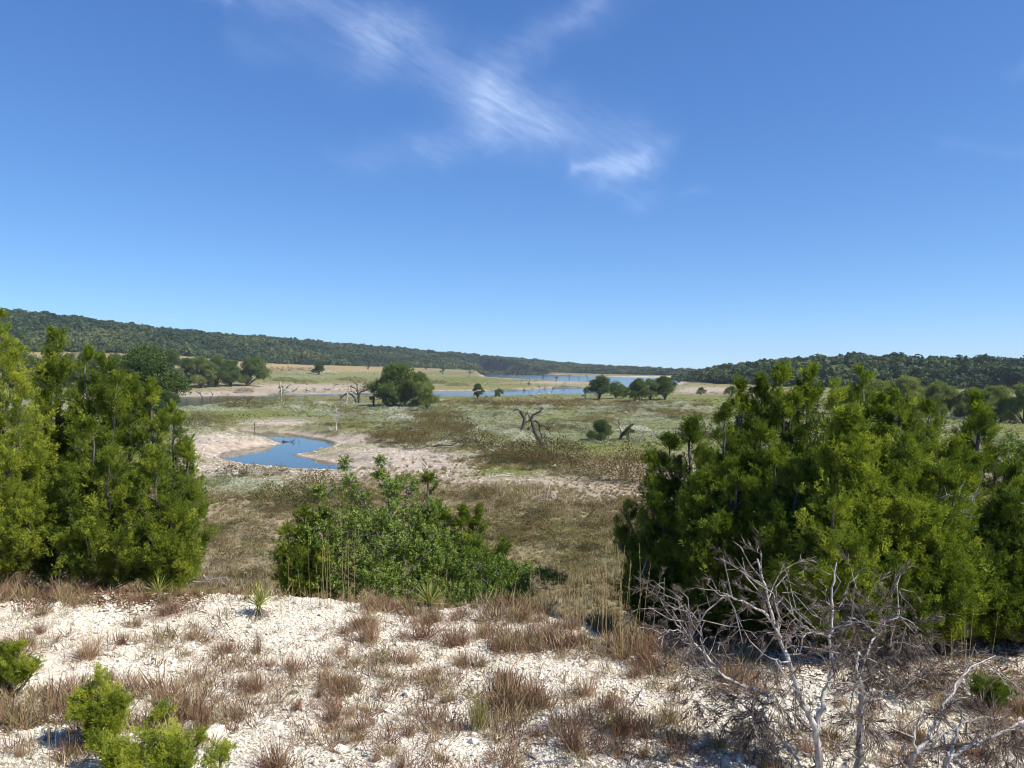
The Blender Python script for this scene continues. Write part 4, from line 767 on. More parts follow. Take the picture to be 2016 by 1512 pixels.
def finet(k):
    mb = MB(); n = 26; a = RNG.uniform(0, 6.3, n); t = RNG.uniform(.2, 1.3, n); p = np.stack([RNG.normal(0, .25, n), RNG.normal(0, .25, n), np.zeros(n)], 1); mb.kites(p, np.stack([np.sin(t) * np.cos(a), np.sin(t) * np.sin(a), np.cos(t)], 1), RNG.uniform(.4, 1.1, n), .035); return mb.mesh("grass_tuft", M_DRYT)
FINE = [finet(k) for k in range(5)]; REDF = []
for k in range(4):
    me = finet(k); me.materials.clear(); me.materials.append(M_REDF); REDF.append(me)
fine_grass(); halo()

# ------------------------------------------------------------------ dead junipers with silver limbs
def deadspray(k):
    mb = MB(); n = 34; u = RNG.random(n) * .8; a = RNG.uniform(0, 6.3, n); t = RNG.uniform(.25, 1.0, n); d = np.stack([np.sin(t) * np.cos(a), np.sin(t) * np.sin(a), np.cos(t)], 1)
    ax = np.stack([.05 * u, .12 * u * u, u], 1); mb.kites(ax, d, RNG.uniform(.18, .5, n), RNG.uniform(.018, .032, n)); mb.tube([(0, 0, 0), (.03, .06, .5), (.05, .12, .95)], [.014, .01, .004], 3); return mb.mesh("dead_spray", M_DEADSPRAY)
DSP = [deadspray(k) for k in range(7)]
def deadbush(label, d, stems, twig=26, sprays=60, droop=0.2, name='dead_juniper', group='dead silver junipers', clumps=()):
    """stems: (radius at foot, radius at tip, [(px, row, depth offset) ...])"""
    p0 = stems[0][2][0]; b = point(p0[0], p0[1], d); gz = float(height(b[:1], np.array([d]))[0]); root = thing(name, label, 'dead shrub', (b[0], d, gz)); o0 = np.array([b[0], d, gz]); P, D, S, T = [], [], [], []
    for (ra, rb, pl) in stems:
        pts = np.array([point(x, y, d + dd) for x, y, dd in pl]) - o0
        tt = np.linspace(0, 1, len(pts)); t2 = np.linspace(0, 1, len(pts) * 3); q = np.stack([np.interp(t2, tt, pts[:, i]) for i in range(3)], 1); q[1:-1] = (q[:-2] + 2 * q[1:-1] + q[2:]) / 4 + RNG.normal(0, .006, (len(q) - 2, 3))
        w = MB(); limb = MB(); limb.tube(q, np.linspace(ra, rb, len(q)) * .74 * (1 + .1 * np.sin(np.arange(len(q)) * 1.9)), 8); L = np.linalg.norm(np.diff(q, axis=0), axis=1).sum(); dirs = unit(np.gradient(q, axis=0))
        for k in range(int(twig * L * .62)):
            i = RNG.integers(int(len(q) * .25), len(q)); s = q[i]; dr = unit(dirs[i] * RNG.uniform(.1, .8) + rdir(1)[0] * .9); l = RNG.uniform(.08, .42); e = s + dr * l + np.array([0, 0, -droop * l * RNG.uniform(-.6, 1)]); m = (s + e) / 2 + RNG.normal(0, .12 * l, 3)
            w.tube([s, m, e], [min(.007, ra * .5), .0045, .0016], 4)
            for z in range(RNG.integers(1, 4)):
                f = RNG.uniform(.3, 1); s2 = s + (e - s) * f; e2 = s2 + unit(dr + RNG.normal(0, .8, 3)) * l * RNG.uniform(.25, .6); w.tube([s2, (s2 + e2) / 2 + RNG.normal(0, .01, 3), e2], [.0035, .0025, .001], 3); P.append(e2); D.append(unit(e2 - s2 + np.array([0, 0, -droop * .05])) + [0, 0, -droop])
        lo_ = link('limb', limb.mesh('limb', M_SILVER, True), root)
        if w.n: link('twigs', w.mesh('twigs', M_TWIG), lo_)['kind'] = 'stuff'
        n = int(sprays * L * .32); i = RNG.integers(int(len(q) * .3), len(q), n)
        for j in i: P.append(q[j] + RNG.normal(0, .10, 3)); D.append(rdir(1)[0] + [0, 0, -droop])
    for (x, y, dd, R, n) in clumps:
        n = int(n * .5)
        c = point(x, y, d + dd) - o0; v = rdir(n) * RNG.uniform(.2, 1, (n, 1)) * R
        for k in range(n):
            P.append(c + v[k]); D.append(v[k] / R + [0, 0, -.4])
            if k % 4 == 0: w = MB()
    P = np.array(P); D = np.array(D); n = len(P); keep = RNG.random(n) < .8; P, D = P[keep], D[keep]; n = len(P)
    scatter('dead_foliage', DSP, P, rot_to(D), RNG.uniform(.10, .21, n), np.clip(RNG.normal(.45, .22, n), 0, 1), root); return root
deadbush('forked silver dead juniper with brown twigs, tallest of the dead shrubs', 5.3, [
    (.038,.030,[(1618,1560,0),(1610,1490,0),(1607,1437,0)]),
    (.030,.009,[(1607,1437,0),(1594,1409,0),(1574,1380,.02),(1566,1346,.05),(1554,1303,.05),(1537,1263,.1),(1526,1231,.1),(1514,1189,.12),(1503,1146,.15),(1491,1100,.2)]),
    (.012,.004,[(1533,1244,.1),(1534,1214,.05),(1523,1169,0)]),(.013,.003,[(1513,1213,.12),(1460,1183,-.1),(1423,1168,-.2)]),(.010,.003,[(1554,1303,.05),(1530,1302,-.1),(1498,1283,-.15)]),(.010,.003,[(1545,1280,.1),(1560,1243,-.1),(1583,1233,-.2),(1600,1246,-.25)]),
    (.027,.008,[(1607,1437,0),(1613,1417,0),(1623,1366,.05),(1634,1337,.1),(1643,1306,.15),(1633,1263,.2),(1637,1223,.25),(1637,1166,.3),(1647,1107,.35)]),(.014,.003,[(1640,1310,.15),(1655,1288,0),(1680,1270,-.1)]),(.012,.003,[(1634,1255,.2),(1600,1246,0),(1575,1248,-.1)]),(.010,.003,[(1636,1240,.2),(1668,1232,.1),(1696,1221,.05)])], twig=17, sprays=26)
deadbush('silver dead juniper stem with a drooping dome of grey dead foliage on top', 5.4, [
    (.036,.028,[(1684,1560,0),(1689,1500,0),(1694,1451,0),(1696,1366,0),(1691,1337,0)]),(.020,.008,[(1691,1337,0),(1684,1310,.05),(1690,1280,.1),(1697,1303,.12)]),(.016,.005,[(1691,1337,0),(1700,1300,.1),(1723,1246,.2),(1740,1220,.25),(1765,1208,.2)]),(.012,.003,[(1740,1220,.25),(1780,1215,.1),(1812,1240,0)]),(.012,.003,[(1723,1246,.2),(1700,1225,.1),(1670,1215,0)]),(.010,.003,[(1693,1330,0),(1712,1322,-.1),(1727,1305,-.15)]),(.010,.003,[(1696,1366,0),(1680,1355,-.1),(1684,1340,-.2)])],
    twig=16, sprays=30, droop=.5, clumps=[(1740,1235,.2,.26,150),(1790,1250,.1,.18,90),(1690,1255,.1,.2,80),(1700,1425,-.1,.16,50)])
deadbush('leaning silver dead branch of a low dead juniper reaching over the gravel', 5.9, [
    (.022,.004,[(1523,1372,0),(1486,1360,0),(1443,1346,.05),(1409,1314,.1),(1383,1283,.15),(1357,1257,.2),(1334,1231,.2),(1317,1209,.2),(1298,1176,.25)]),(.009,.003,[(1357,1257,.2),(1362,1225,.1),(1350,1190,.1)]),(.008,.003,[(1383,1283,.15),(1380,1245,.1),(1378,1208,.1)]),(.008,.003,[(1345,1242,.2),(1320,1243,.1),(1296,1258,0)]),(.008,.003,[(1409,1316,.1),(1380,1316,0),(1340,1310,-.1)]),(.009,.003,[(1443,1346,.05),(1408,1345,0),(1380,1335,-.1)]),
    (.020,.012,[(1530,1560,-.3),(1522,1490,-.25),(1514,1437,-.2),(1500,1400,-.1),(1515,1372,0)]),(.018,.006,[(1590,1530,-.4),(1560,1480,-.3),(1529,1443,-.25),(1500,1420,-.2),(1470,1400,-.1)])],
    twig=20, sprays=34, droop=.35, clumps=[(1470,1395,-.1,.22,120),(1530,1400,-.1,.22,110),(1490,1440,-.2,.18,70),(1370,1390,.1,.14,40),(1440,1420,-.1,.16,50)])
deadbush('bare silver dead shrub with long arching limbs at the bottom corner', 5.1, [
    (.030,.022,[(1785,1580,0),(1794,1512,0),(1803,1483,0)]),(.014,.004,[(1803,1483,0),(1797,1446,0),(1806,1425,.1),(1818,1405,.1)]),(.020,.005,[(1803,1483,0),(1831,1452,.1),(1851,1403,.2),(1874,1360,.3),(1909,1314,.4),(1960,1291,.5)]),(.016,.004,[(1803,1483,0),(1831,1471,0),(1851,1449,0),(1897,1429,.1),(1931,1411,.1),(1980,1411,.1)]),(.010,.003,[(1851,1403,.2),(1880,1380,.1),(1905,1372,.1)])], twig=14, sprays=16, droop=.3)
deadbush('second bare silver dead shrub with a thick pale limb, beside the arching one', 5.0, [
    (.034,.026,[(1858,1580,0),(1863,1512,0),(1866,1486,0)]),(.018,.006,[(1866,1486,0),(1883,1446,.05),(1893,1415,.1)]),(.024,.008,[(1866,1492,0),(1874,1488,0),(1917,1463,.05),(1954,1451,.1),(2020,1417,.2),(2080,1390,.2)]),(.012,.004,[(1917,1463,.05),(1930,1440,0),(1945,1428,0)])], twig=14, sprays=24, droop=.4, clumps=[(1985,1440,.1,.22,90),(1960,1490,-.1,.2,80)])
deadbush('tangled low dead brush with brown twigs behind the two silver stems', 6.9, [
    (.012,.004,[(1760,1380,0),(1790,1340,.1),(1840,1315,.1)]),(.010,.003,[(1800,1390,0),(1770,1345,.2),(1730,1330,.2)]),(.010,.003,[(1850,1385,0),(1880,1350,.1),(1920,1330,.2)])], twig=30, sprays=70, droop=.2, clumps=[(1770,1345,.1,.3,120),(1850,1345,.1,.3,110),(1725,1365,0,.22,70),(1930,1350,.3,.3,90)])

# ------------------------------------------------------------------ trees and dead wood of the valley
def tree(name, label, cat, px, py, hpx, wpx, tint=.4, group=None, lean=0.0, dens=1.0, trunk=M_DARKBARK, stems=1, lo=.22, lobes=9, zs=.8, dark=None, d=None):
    g = ground(px, py) if d is None else at(px, d); k = g.y / F; H = hpx * k; W = wpx * k; root = thing(name, label, cat, g, group); w = MB(); P, S, T = [], [], []
    for i in range(lobes):
        q = rdir(1, -.5, 1)[0]; f = RNG.random() ** .5; zc = np.clip(lo * .6 + .1 + (.82 - lo * .6) * (i + .5) / lobes + RNG.normal(0, .04), .08, .86); wd = W * .42 * (1.0 if zc < .5 else 1.0 - .75 * (zc - .5) / .4); a0 = i * 2.4 + RNG.normal(0, .4); c = np.array([math.cos(a0) * wd * f, math.sin(a0) * wd * f, H * zc]); c[0] += lean * c[2]; R = W * RNG.uniform(.13, .23)
        if i == 0: c = np.array([lean * H * .8, 0, H * .84]); R = W * .2
        b = np.array([(i % stems - (stems - 1) / 2) * W * .2, 0, -.1]); t = np.linspace(0, 1, 6); w.tube(bez(b, b + (c - b) * [.3, .3, .62], c, t), H * .028 / stems ** .4 * (1 - t) ** .8 + .012 * k * 2, 6)
        n = int(34 * dens) + 6; v = rdir(n, -.7, 1); keep = RNG.random(n) < .55 + v[:, 2] * .45 + .3; v = v[keep]; n = len(v)
        pp = c + v * R * RNG.uniform(.45, 1.1, (n, 1)) * [1, 1, zs]; pp[:, 2] = np.maximum(pp[:, 2], .06 * H); P.append(pp); S.append(np.full(n, 1) * R * RNG.uniform(.26, .46, n)); T.append(np.clip(tint + RNG.normal(0, .06) + RNG.normal(0, .1, n), 0, 1))
    link('trunk', w.mesh('trunk', trunk, True), root); P, S, T = map(np.concatenate, (P, S, T)); n = len(P)
    scatter('crown', TCL, P, np.stack([RNG.normal(0, .3, n), RNG.normal(0, .3, n), RNG.uniform(0, 6.3, n)], 1), S, T, root); return root
G1 = 'willows on the river bank'
tree('willow_tree', 'tall round willow with pale trunks on the near river bank, water showing between', 'tree', 778, 800, 82, 100, .5, G1, stems=3, lobes=19, lo=.12, dens=1.3, trunk=M_BARK)
tree('willow_tree', 'second willow leaning away from the tall round one on the near river bank', 'tree', 820, 800, 66, 76, .55, G1, stems=2, lobes=11, lo=.25, dens=1.2, trunk=M_BARK)
tree('willow_tree', 'low leafy willow bush under the leaning willow by the water', 'tree', 840, 808, 44, 62, .58, G1, lo=.05, lobes=9)
tree('willow_tree', 'small dark willow sapling at the shaded side of the tall round willow', 'tree', 736, 800, 38, 26, .35, G1, lo=.1, lobes=6)
tree('oak_tree', 'single round dark green tree in the tan meadow beyond the river', 'tree', 628, 738, 27, 38, .2, None, lo=.05, lobes=9, dens=1.3)
for px, py, h, w_, lab in ((725,729,9,9,'tiny dark juniper in the tan meadow nearest the hillside wood'),(752,723,10,7,'slim dark juniper before the hillside wood edge'),(872,738,16,17,'small round dark tree on the flats short of the far lake'),(795,722,8,9,'tiny tree by the reddish ground at the wood edge'),(700,722,8,12,'low dark bush by the wood edge above the round meadow tree'),(840,728,8,8,'small bush on the reddish flat ground')):
    tree('oak_tree', lab, 'tree', px, py, h, w_, .2, None, lo=.05, lobes=5)
tree('juniper_tree', 'dark cone shaped tree at the edge of the channel in mid valley', 'tree', 940, 785, 31, 28, .12, None, lo=.03, lobes=9, dens=1.3); tree('willow_tree', 'low green bush beside the dark cone shaped tree by the channel', 'tree', 983, 781, 14, 26, .35, None, lo=.03, lobes=6)
G2 = 'trees grouped by the lake arm'
tree('oak_tree', 'spreading dark oak with a broad flat crown by the lake arm', 'tree', 1180, 786, 39, 64, .2, G2, lo=.3, lobes=11, dens=1.2); tree('oak_tree', 'thin grey green sapling, outermost of the lake arm trees', 'tree', 1153, 788, 26, 17, .45, G2, lo=.1, lobes=5)
tree('oak_tree', 'low olive bush between the spreading oak and the twin trees', 'tree', 1212, 785, 28, 60, .4, G2, lo=.08, lobes=8); tree('oak_tree', 'twin crowned tree in the middle of the lake arm group', 'tree', 1255, 791, 40, 60, .33, G2, lo=.12, lobes=11, stems=2); tree('oak_tree', 'olive tree with upright feathery boughs behind the twin crowned one', 'tree', 1280, 788, 40, 48, .5, G2, lo=.1, lobes=8)
tree('oak_tree', 'round dark oak standing alone at the end of the lake arm group', 'tree', 1310, 787, 42, 60, .18, G2, lo=.15, lobes=11, dens=1.2); tree('oak_tree', 'slim tree whose small dark top shows above the round dark oak', 'tree', 1296, 776, 34, 22, .18, G2, lo=.55, lobes=4)
G3 = 'trees along the far river bank'
for px, py, h, w_, tn, lab in ((20,765,70,80,.25,'broad tree half hidden by the yellowish juniper on the far bank'),(70,765,55,60,.35,'olive tree seen between two near junipers on the far bank'),(130,763,62,55,.5,'olive brown tree behind the narrow juniper tip'),(175,762,62,60,.35,'middle olive tree of the far bank between juniper tips'),(232,762,58,50,.3,'low dark tree just before the tall rounded one on the far bank'),
    (290,764,78,70,.18,'tall rounded dark oak, highest of the far bank trees'),(335,762,68,48,.32,'grey topped tree with bare limbs beside the tall rounded oak'),(368,760,52,42,.3,'dark tree over the arched fallen trunk'),(398,764,58,44,.58,'olive brown willow drooping to the river bank'),(425,762,54,40,.2,'very dark tree between the brown willow and the thin topped one'),(455,761,50,40,.3,'thin topped tree with grey twigs on the far bank'),(488,760,48,52,.5,'wispy leaning tree with feathery boughs, last on the far bank')):
    tree('oak_tree', lab, 'tree', px, py, h * 1.06, w_ * 1.35, tn, G3, lo=.0, lobes=14, dens=1.15, lean=.25 if px == 488 else 0)
tree('oak_tree', 'large dark rounded live oak close behind the broad green juniper', 'tree', 278, 0, 150, 150, .15, None, lo=.06, lobes=20, dens=1.8, d=165); tree('oak_tree', 'smaller dark oak under the large rounded one by the pond bank', 'tree', 325, 0, 78, 70, .2, None, lo=.05, lobes=11, dens=1.4, d=150)
G4 = 'pale willows below the bluff'
for px, h, w_, tn, dd, lab in ((1700,54,80,.7,212,'low pale willow between two bright juniper tips'),(1730,66,70,.72,205,'pale willow just behind the sharp bright juniper tip'),(1790,74,90,.78,200,'widest yellow green willow below the wooded bluff'),(1850,66,80,.66,195,'rounded yellow green willow left of the thin standing juniper top'),(1915,60,70,.6,190,'shadier willow directly behind the thin standing juniper top'),(1965,66,80,.66,182,'leafy yellow green willow with brown trunks below the bluff'),(2025,74,90,.7,176,'last yellow green willow at the frame edge below the bluff'),(1660,50,60,.6,215,'pale willow mostly covered by the middle junipers')):
    tree('willow_tree', lab, 'tree', px, 0, h, w_, tn, G4, lo=.0, lobes=15, dens=1.3, d=dd, stems=2)
for px, dd, h, w_ in ((1440,330,20,30),(1500,320,22,34),(1570,310,24,34),(1380,350,14,24),(1640,290,22,34)): tree('willow_tree', {1440:'bush at the bluff foot behind the squared juniper',1500:'bush at the bluff foot behind the first slim juniper tips',1570:'bush at the bluff foot between the two slim tips',1380:'small bush near the pale shore strip of the bluff',1640:'bush at the bluff foot by the olive tinged juniper'}[px], 'bush', px, 0, h, w_, .45, G4, lo=.05, lobes=6, d=dd)
# dead trees: outlines of the limbs in pixels, built as tapered round limbs at the tree's own distance
def snag(name, label, limbs, mat, base, cat='dead tree', group=None, twigs=0, jit=.25):
    g = ground(*base); k = g.y / F; root = thing(name, label, cat, g, group); o0 = np.array(g); w = MB(); parts = []
    for li, (ra, rb, pl) in enumerate(limbs):
        off = 0 if li == 0 else RNG.normal(0, jit)
        pts = np.array([point(x, y, g.y + off * (i / max(1, len(pl) - 1))) for i, (x, y) in enumerate(pl)]) - o0; pts[:, 2] = np.maximum(pts[:, 2], .0)
        t = np.linspace(0, 1, len(pts)); t2 = np.linspace(0, 1, len(pts) * 3); q = np.stack([np.interp(t2, t, pts[:, i]) for i in range(3)], 1)
        q[1:-1] = (q[:-2] + 2 * q[1:-1] + q[2:]) / 4; q[1:-1] += RNG.normal(0, .42 * k, (len(q) - 2, 3)); mm = MB(); mm.tube(q, np.linspace(ra, rb, len(q)) * k, 7)
        for z in range(twigs): s = q[RNG.integers(len(q) // 2, len(q))]; e = s + rdir(1, -.2, 1)[0] * RNG.uniform(4, 13) * k; mm.tube([s, (s + e) / 2 + RNG.normal(0, .9 * k, 3), e], [.55 * k, .42 * k, .15 * k], 4)
        link('trunk' if li == 0 else 'limb', mm.mesh('limb', mat[li % len(mat)] if isinstance(mat, list) else mat, True), root)
    return root
def C2(x, y): return 1000 + x / 5.6, 740 + y / 5.6
def pl(*a): return [C2(*q) for q in a]
snag('dead_tree', 'black leaning dead tree with a white lower trunk and hooked limbs', [(4.5,3.0,pl((372,785),(368,730),(330,690),(290,600),(270,520),(255,480))),(2.6,.9,pl((255,480),(275,430),(330,405),(372,380),(378,345))),(1.8,.5,pl((270,500),(310,500),(350,540),(420,560),(460,610),(468,650))),(1.6,.5,pl((350,540),(348,600),(365,650),(380,690))),(1.4,.4,pl((300,490),(345,510),(352,560))),(1.2,.4,pl((372,690),(410,670))),(1.5,.5,pl((250,470),(225,430),(205,420))),(1.2,.4,pl((262,540),(240,570),(232,600)))], [M_CHAR], C2(372,788), twigs=9)
snag('dead_tree', 'shorter black dead trunk crooked beside the black leaning tree', [(4.0,2.6,pl((150,625),(160,570),(180,510),(185,470),(150,420),(132,385))),(2.4,1.2,pl((185,510),(215,505),(245,480))),(1.6,.4,pl((132,385),(110,365),(70,375),(58,395))),(1.6,.5,pl((170,450),(200,430),(215,415)))], M_CHAR, C2(150,628), twigs=5)
snag('dead_tree', 'grey dead stump with twisted limbs in front of a dark bush', [(3.2,2.2,pl((1240,700),(1255,640),(1320,600),(1330,560),(1385,530))),(2.0,.6,pl((1255,650),(1240,600),(1225,550),(1190,520),(1150,500))),(1.4,.5,pl((1225,550),(1220,480))),(2.2,1.0,pl((1140,715),(1120,680),(1105,660))),(1.8,.8,pl((1240,695),(1180,705),(1130,718))),(1.4,.6,pl((1300,680),(1360,690),(1410,715)))], [M_CHAR, M_BARK], C2(1240,705), twigs=2)
snag('dead_tree', 'short leaning grey snag standing apart from the twisted stump', [(2.0,1.2,pl((1445,740),(1465,690),(1498,635))),(.8,.4,pl((1465,690),(1485,655)))], M_BARK, C2(1445,742))
tree('oak_tree', 'round dark green bush beside the twisted grey stump', 'bush', 1183, 868, 38, 56, .2, None, lo=.0, lobes=13, dens=1.2); tree('oak_tree', 'dark bush growing through the twisted grey stump', 'bush', 1237, 866, 26, 26, .15, None, lo=.03, lobes=6)
def C3(x, y): return 540 + x / 5.6, 690 + y / 5.6
def p3(*a): return [C3(*q) for q in a]
GS = 'standing dead trees by the river'
snag('dead_tree', 'dark many limbed dead tree on the near river bank', [(3.4,2.2,p3((940,580),(935,500),(925,470))),(1.8,.5,p3((930,480),(900,420),(860,400),(830,395))),(1.8,.5,p3((930,480),(990,440),(1045,430))),(1.6,.5,p3((925,470),(915,410),(912,370))),(1.5,.5,p3((925,490),(880,460),(840,455))),(1.4,.4,p3((970,450),(1000,400),(1010,385))),(2.0,.8,p3((905,580),(890,530),(850,480),(800,470)))], M_CHAR, C3(940,585), group=GS, twigs=4)
snag('dead_tree', 'pale trunked dead tree with a dark forked top by the river', [(1.7,.9,p3((793,610),(800,540),(808,480),(820,420),(822,375))),(1.2,.4,p3((808,480),(770,490),(740,520))),(1.2,.4,p3((812,450),(840,440),(870,455)))], [M_BLEACH, M_CHAR], C3(793,612), group=GS, twigs=3)
snag('dead_tree', 'thin broken dark snag, outermost of the riverside dead trees', [(1.4,.7,p3((738,605),(732,540),(724,475))),(1.0,.4,p3((732,540),(760,500)))], [M_BARK, M_CHAR], C3(738,606), group=GS, twigs=2)
snag('dead_sapling', 'bare white sapling with a forked stem on the pond bank', [(1.5,.7,p3((685,880),(685,800),(688,740))),(.9,.35,p3((688,790),(715,740),(735,700))),(.8,.3,p3((686,780),(660,740),(605,690))),(.7,.3,p3((688,740),(690,690),(680,640))),(.6,.25,p3((682,860),(640,870),(605,865)))], M_BLEACH, C3(685,882), twigs=6)
snag('dead_tree', 'yellow leaved trunk stub with a dark broken top on the near river bank', [(1.8,1.0,p3((80,555),(78,480),(72,400),(62,340)))], M_BLEACH, C3(80,558), twigs=5); tree('willow_tree', 'yellow green leafy sprout wrapped round the broken trunk stub', 'bush', 554, 786, 28, 20, .85, None, lo=.25, lobes=6, zs=1.1)
snag('fallen_log', 'white forked driftwood branch lying on the green creek bed', [(2.2,1.2,[(957,948),(968,938),(985,936),(1012,938)]),(1.4,.5,[(967,940),(972,928),(990,917)]),(1.0,.4,[(985,936),(1003,932),(1014,934)])], M_BLEACH, (960,949), 'driftwood', twigs=3)
snag('fallen_log', 'dark fallen branch pile at the meadow edge with a pale upright limb', [(2.4,1.2,[(850,880),(868,876),(890,877)]),(1.4,.5,[(870,874),(876,862),(883,851)]),(1.4,.5,[(890,877),(900,870),(912,866)]),(1.5,.6,[(852,880),(848,872)])], [M_CHAR, M_BARK], (868,881), 'driftwood', twigs=6)
snag('fallen_log', 'pale log on the near pond shore, close to the dark juniper', [(1.2,.6,[(408,931),(425,926),(440,924),(465,928)]),(.8,.3,[(425,926),(436,921)]),(.8,.3,[(420,930),(445,931)])], M_BLEACH, (425,933), 'driftwood', twigs=4)
snag('fallen_log', 'long pale log on the near pond shore below the water', [(1.2,.6,[(535,930),(556,929),(580,931)]),(1.4,.6,[(548,926),(565,925)])], [M_BLEACH, M_CHAR], (556,932), 'driftwood', twigs=3)
snag('fallen_log', 'dark log with stubs lying half in the pond channel', [(1.6,.6,[(556,868),(572,872),(590,876)]),(.8,.3,[(572,872),(580,866)])], M_CHAR, (560,871), 'driftwood', twigs=3)
snag('fallen_log', 'reddish broken stump in the brown brush beside the large stand', [(2.0,.8,[(1155,1018),(1166,1008),(1176,998)]),(1.2,.6,[(1158,1016),(1180,1022),(1195,1028)])], M_CHAR, (1160,1022), 'driftwood', twigs=2)
snag('fallen_log', 'thin white stick lying on the dry creek bed', [(1.0,.4,[(1197,988),(1208,980),(1216,974)])], M_BLEACH, (1199,990), 'driftwood')
snag('fallen_log', 'upright grey splintered stump in the dry creek grass', [(2.0,.6,[(1076,978),(1080,966),(1082,955)]),(1.2,.5,[(1078,978),(1074,966)])], M_BLEACH, (1078,980), 'driftwood')
snag('fallen_log', 'heap of bleached flood wood on the far river beach', [(1.6,.6,[(545,778),(560,768),(572,755)]),(1.0,.4,[(548,778),(570,770)]),(1.0,.4,[(553,778),(566,762),(574,758)]),(.9,.3,[(540,777),(556,770),(578,775)])], M_BLEACH, (556,779), 'driftwood', twigs=8)
snag('fallen_log', 'arched bleached trunk under the far bank trees with upright shoots', [(1.8,1.2,[(345,752),(352,748),(366,745),(378,748),(386,753)]),(1.0,.5,[(349,750),(342,736),(334,722),(330,714)]),(.8,.4,[(360,746),(360,736),(358,728)]),(.8,.4,[(373,746),(373,734),(376,730)])], M_BLEACH, (366,757), 'driftwood', twigs=3)
snag('fallen_log', 'dark dead branch standing in the grey water of the near channel', [(1.2,.5,[(398,788),(399,781),(393,775),(385,771)]),(.8,.3,[(412,786),(416,780),(420,776)])], M_CHAR, (400,790), 'driftwood', twigs=4)
snag('stake', 'thin dark stake standing in the pond mud', [(.8,.6,[(502,850),(501,832)])], M_CHAR, (502,850), 'stake')
snag('fallen_log', 'curved pale branch arched over weeds near the river', [(.9,.4,[(614,798),(620,793),(632,792),(642,797)])], M_BLEACH, (628,800), 'driftwood', twigs=4)
for i, (x, y, h, ln) in enumerate(((1030,773,9,0),(1046,771,10,2),(1062,768,12,-1),(1085,776,18,4),(1072,769,8,0),(1110,768,14,-2),(1095,752,14,0),(1120,752,12,1),(1025,757,16,3),(1040,760,9,0),(1140,752,8,0),(1155,750,10,1),(1068,747,8,0),(1098,746,9,1),(1120,745,8,0),(922,742,16,4),(1010,748,8,0),(985,746,8,0),(1190,748,9,0),(655,765,14,6),(620,772,12,-3),(602,773,8,1),(640,771,8,0),(690,768,7,0),(575,774,9,3))):
    snag('snag', 'drowned grey dead trunk standing in the water of the lake arm' if y < 780 and x > 900 else 'grey dead trunk standing on the sandy river flat', [(.6,.3,[(x,y),(x+ln*.5,y-h*.45),(x+ln,y-h*.72)]),(.35,.18,[(x+ln*.4,y-h*.38),(x+ln+2,y-h*.55)])], M_BARK if i % 3 else M_CHAR, (x,y), 'dead tree', 'drowned trunks of the lake arm' if y < 780 and x > 900 else 'dead trunks on the river flat', twigs=3)

# shrubs of the valley that can be told apart
def shrubmesh(k, mat, n=950, size=.055):
    mb = MB(); q = rdir(n, -.05, 1); lob = .72 + .5 * fbm(q[:, 0] * 2 + 5 * k, q[:, 1] * 2 + 3 * k, 120 + k, 3); p = q * (lob * RNG.uniform(.5, 1.0, n) ** .6)[:, None] * np.array([.5, .42, .8]); mb.kites(p, unit(q + RNG.normal(0, .7, (n, 3)) + [0, 0, .4]), size * RNG.uniform(.5, 1.2, n), size * .5 * RNG.uniform(.6, 1.3, n))
    m = 40; qq = rdir(m, .1, 1); mb.kites(np.zeros((m, 3)), qq * [.5, .42, .8], RNG.uniform(.5, .95, m), .009); return mb.mesh("shrub", mat)
def objmat(src, name):
    m = src.copy(); m.name = name; nt = m.node_tree; a = [n for n in nt.nodes if n.type == 'ATTRIBUTE'][0]; oi = nt.nodes.new('ShaderNodeObjectInfo'); l = [k for k in nt.links if k.from_node == a][0]; nt.links.new(oi.outputs['Random'], l.to_socket); return m
M_SHRUB = mat_leaf('shrub_leaves', (0.09, 0.072, 0.036), (0.18, 0.14, 0.065), (0.215, 0.205, 0.08), trans=0.38, rough=.8, spec=.1, vary=.5)
SHM = {'brown': [shrubmesh(k, objmat(M_SHRUB, 'brown_shrub_leaves')) for k in range(5)], 'olive': [shrubmesh(k + 9, objmat(M_OLIVE, 'olive_shrub_leaves')) for k in range(4)], 'pale': [shrubmesh(k + 20, objmat(M_WEED, 'pale_shrub_leaves')) for k in range(4)]}
SHL = {'brown': 'low brown twiggy shrub of the valley floor', 'olive': 'olive green shrub of the valley floor', 'pale': 'pale grey green flowering shrub of the valley floor'}; SHC = [0]
def shrub(kind, px, py, w_, h, label=None):
    g = ground(px, py); k = g.y / F; SHC[0] += 1; ms = SHM[kind]; o = link('shrub', ms[SHC[0] % len(ms)]); o.location = (g.x, g.y, g.z - .05); o.rotation_euler = (0, 0, RNG.uniform(-.5, .5) + (math.pi if SHC[0] % 2 else 0)); W = w_ * k; o.scale = (W * 1.1, W * RNG.uniform(.95, 1.25), h * k * (1.75 if kind == 'brown' else 1.45)); tag(o, label or SHL[kind], 'shrub', None if label else kind + ' shrubs on the valley floor')
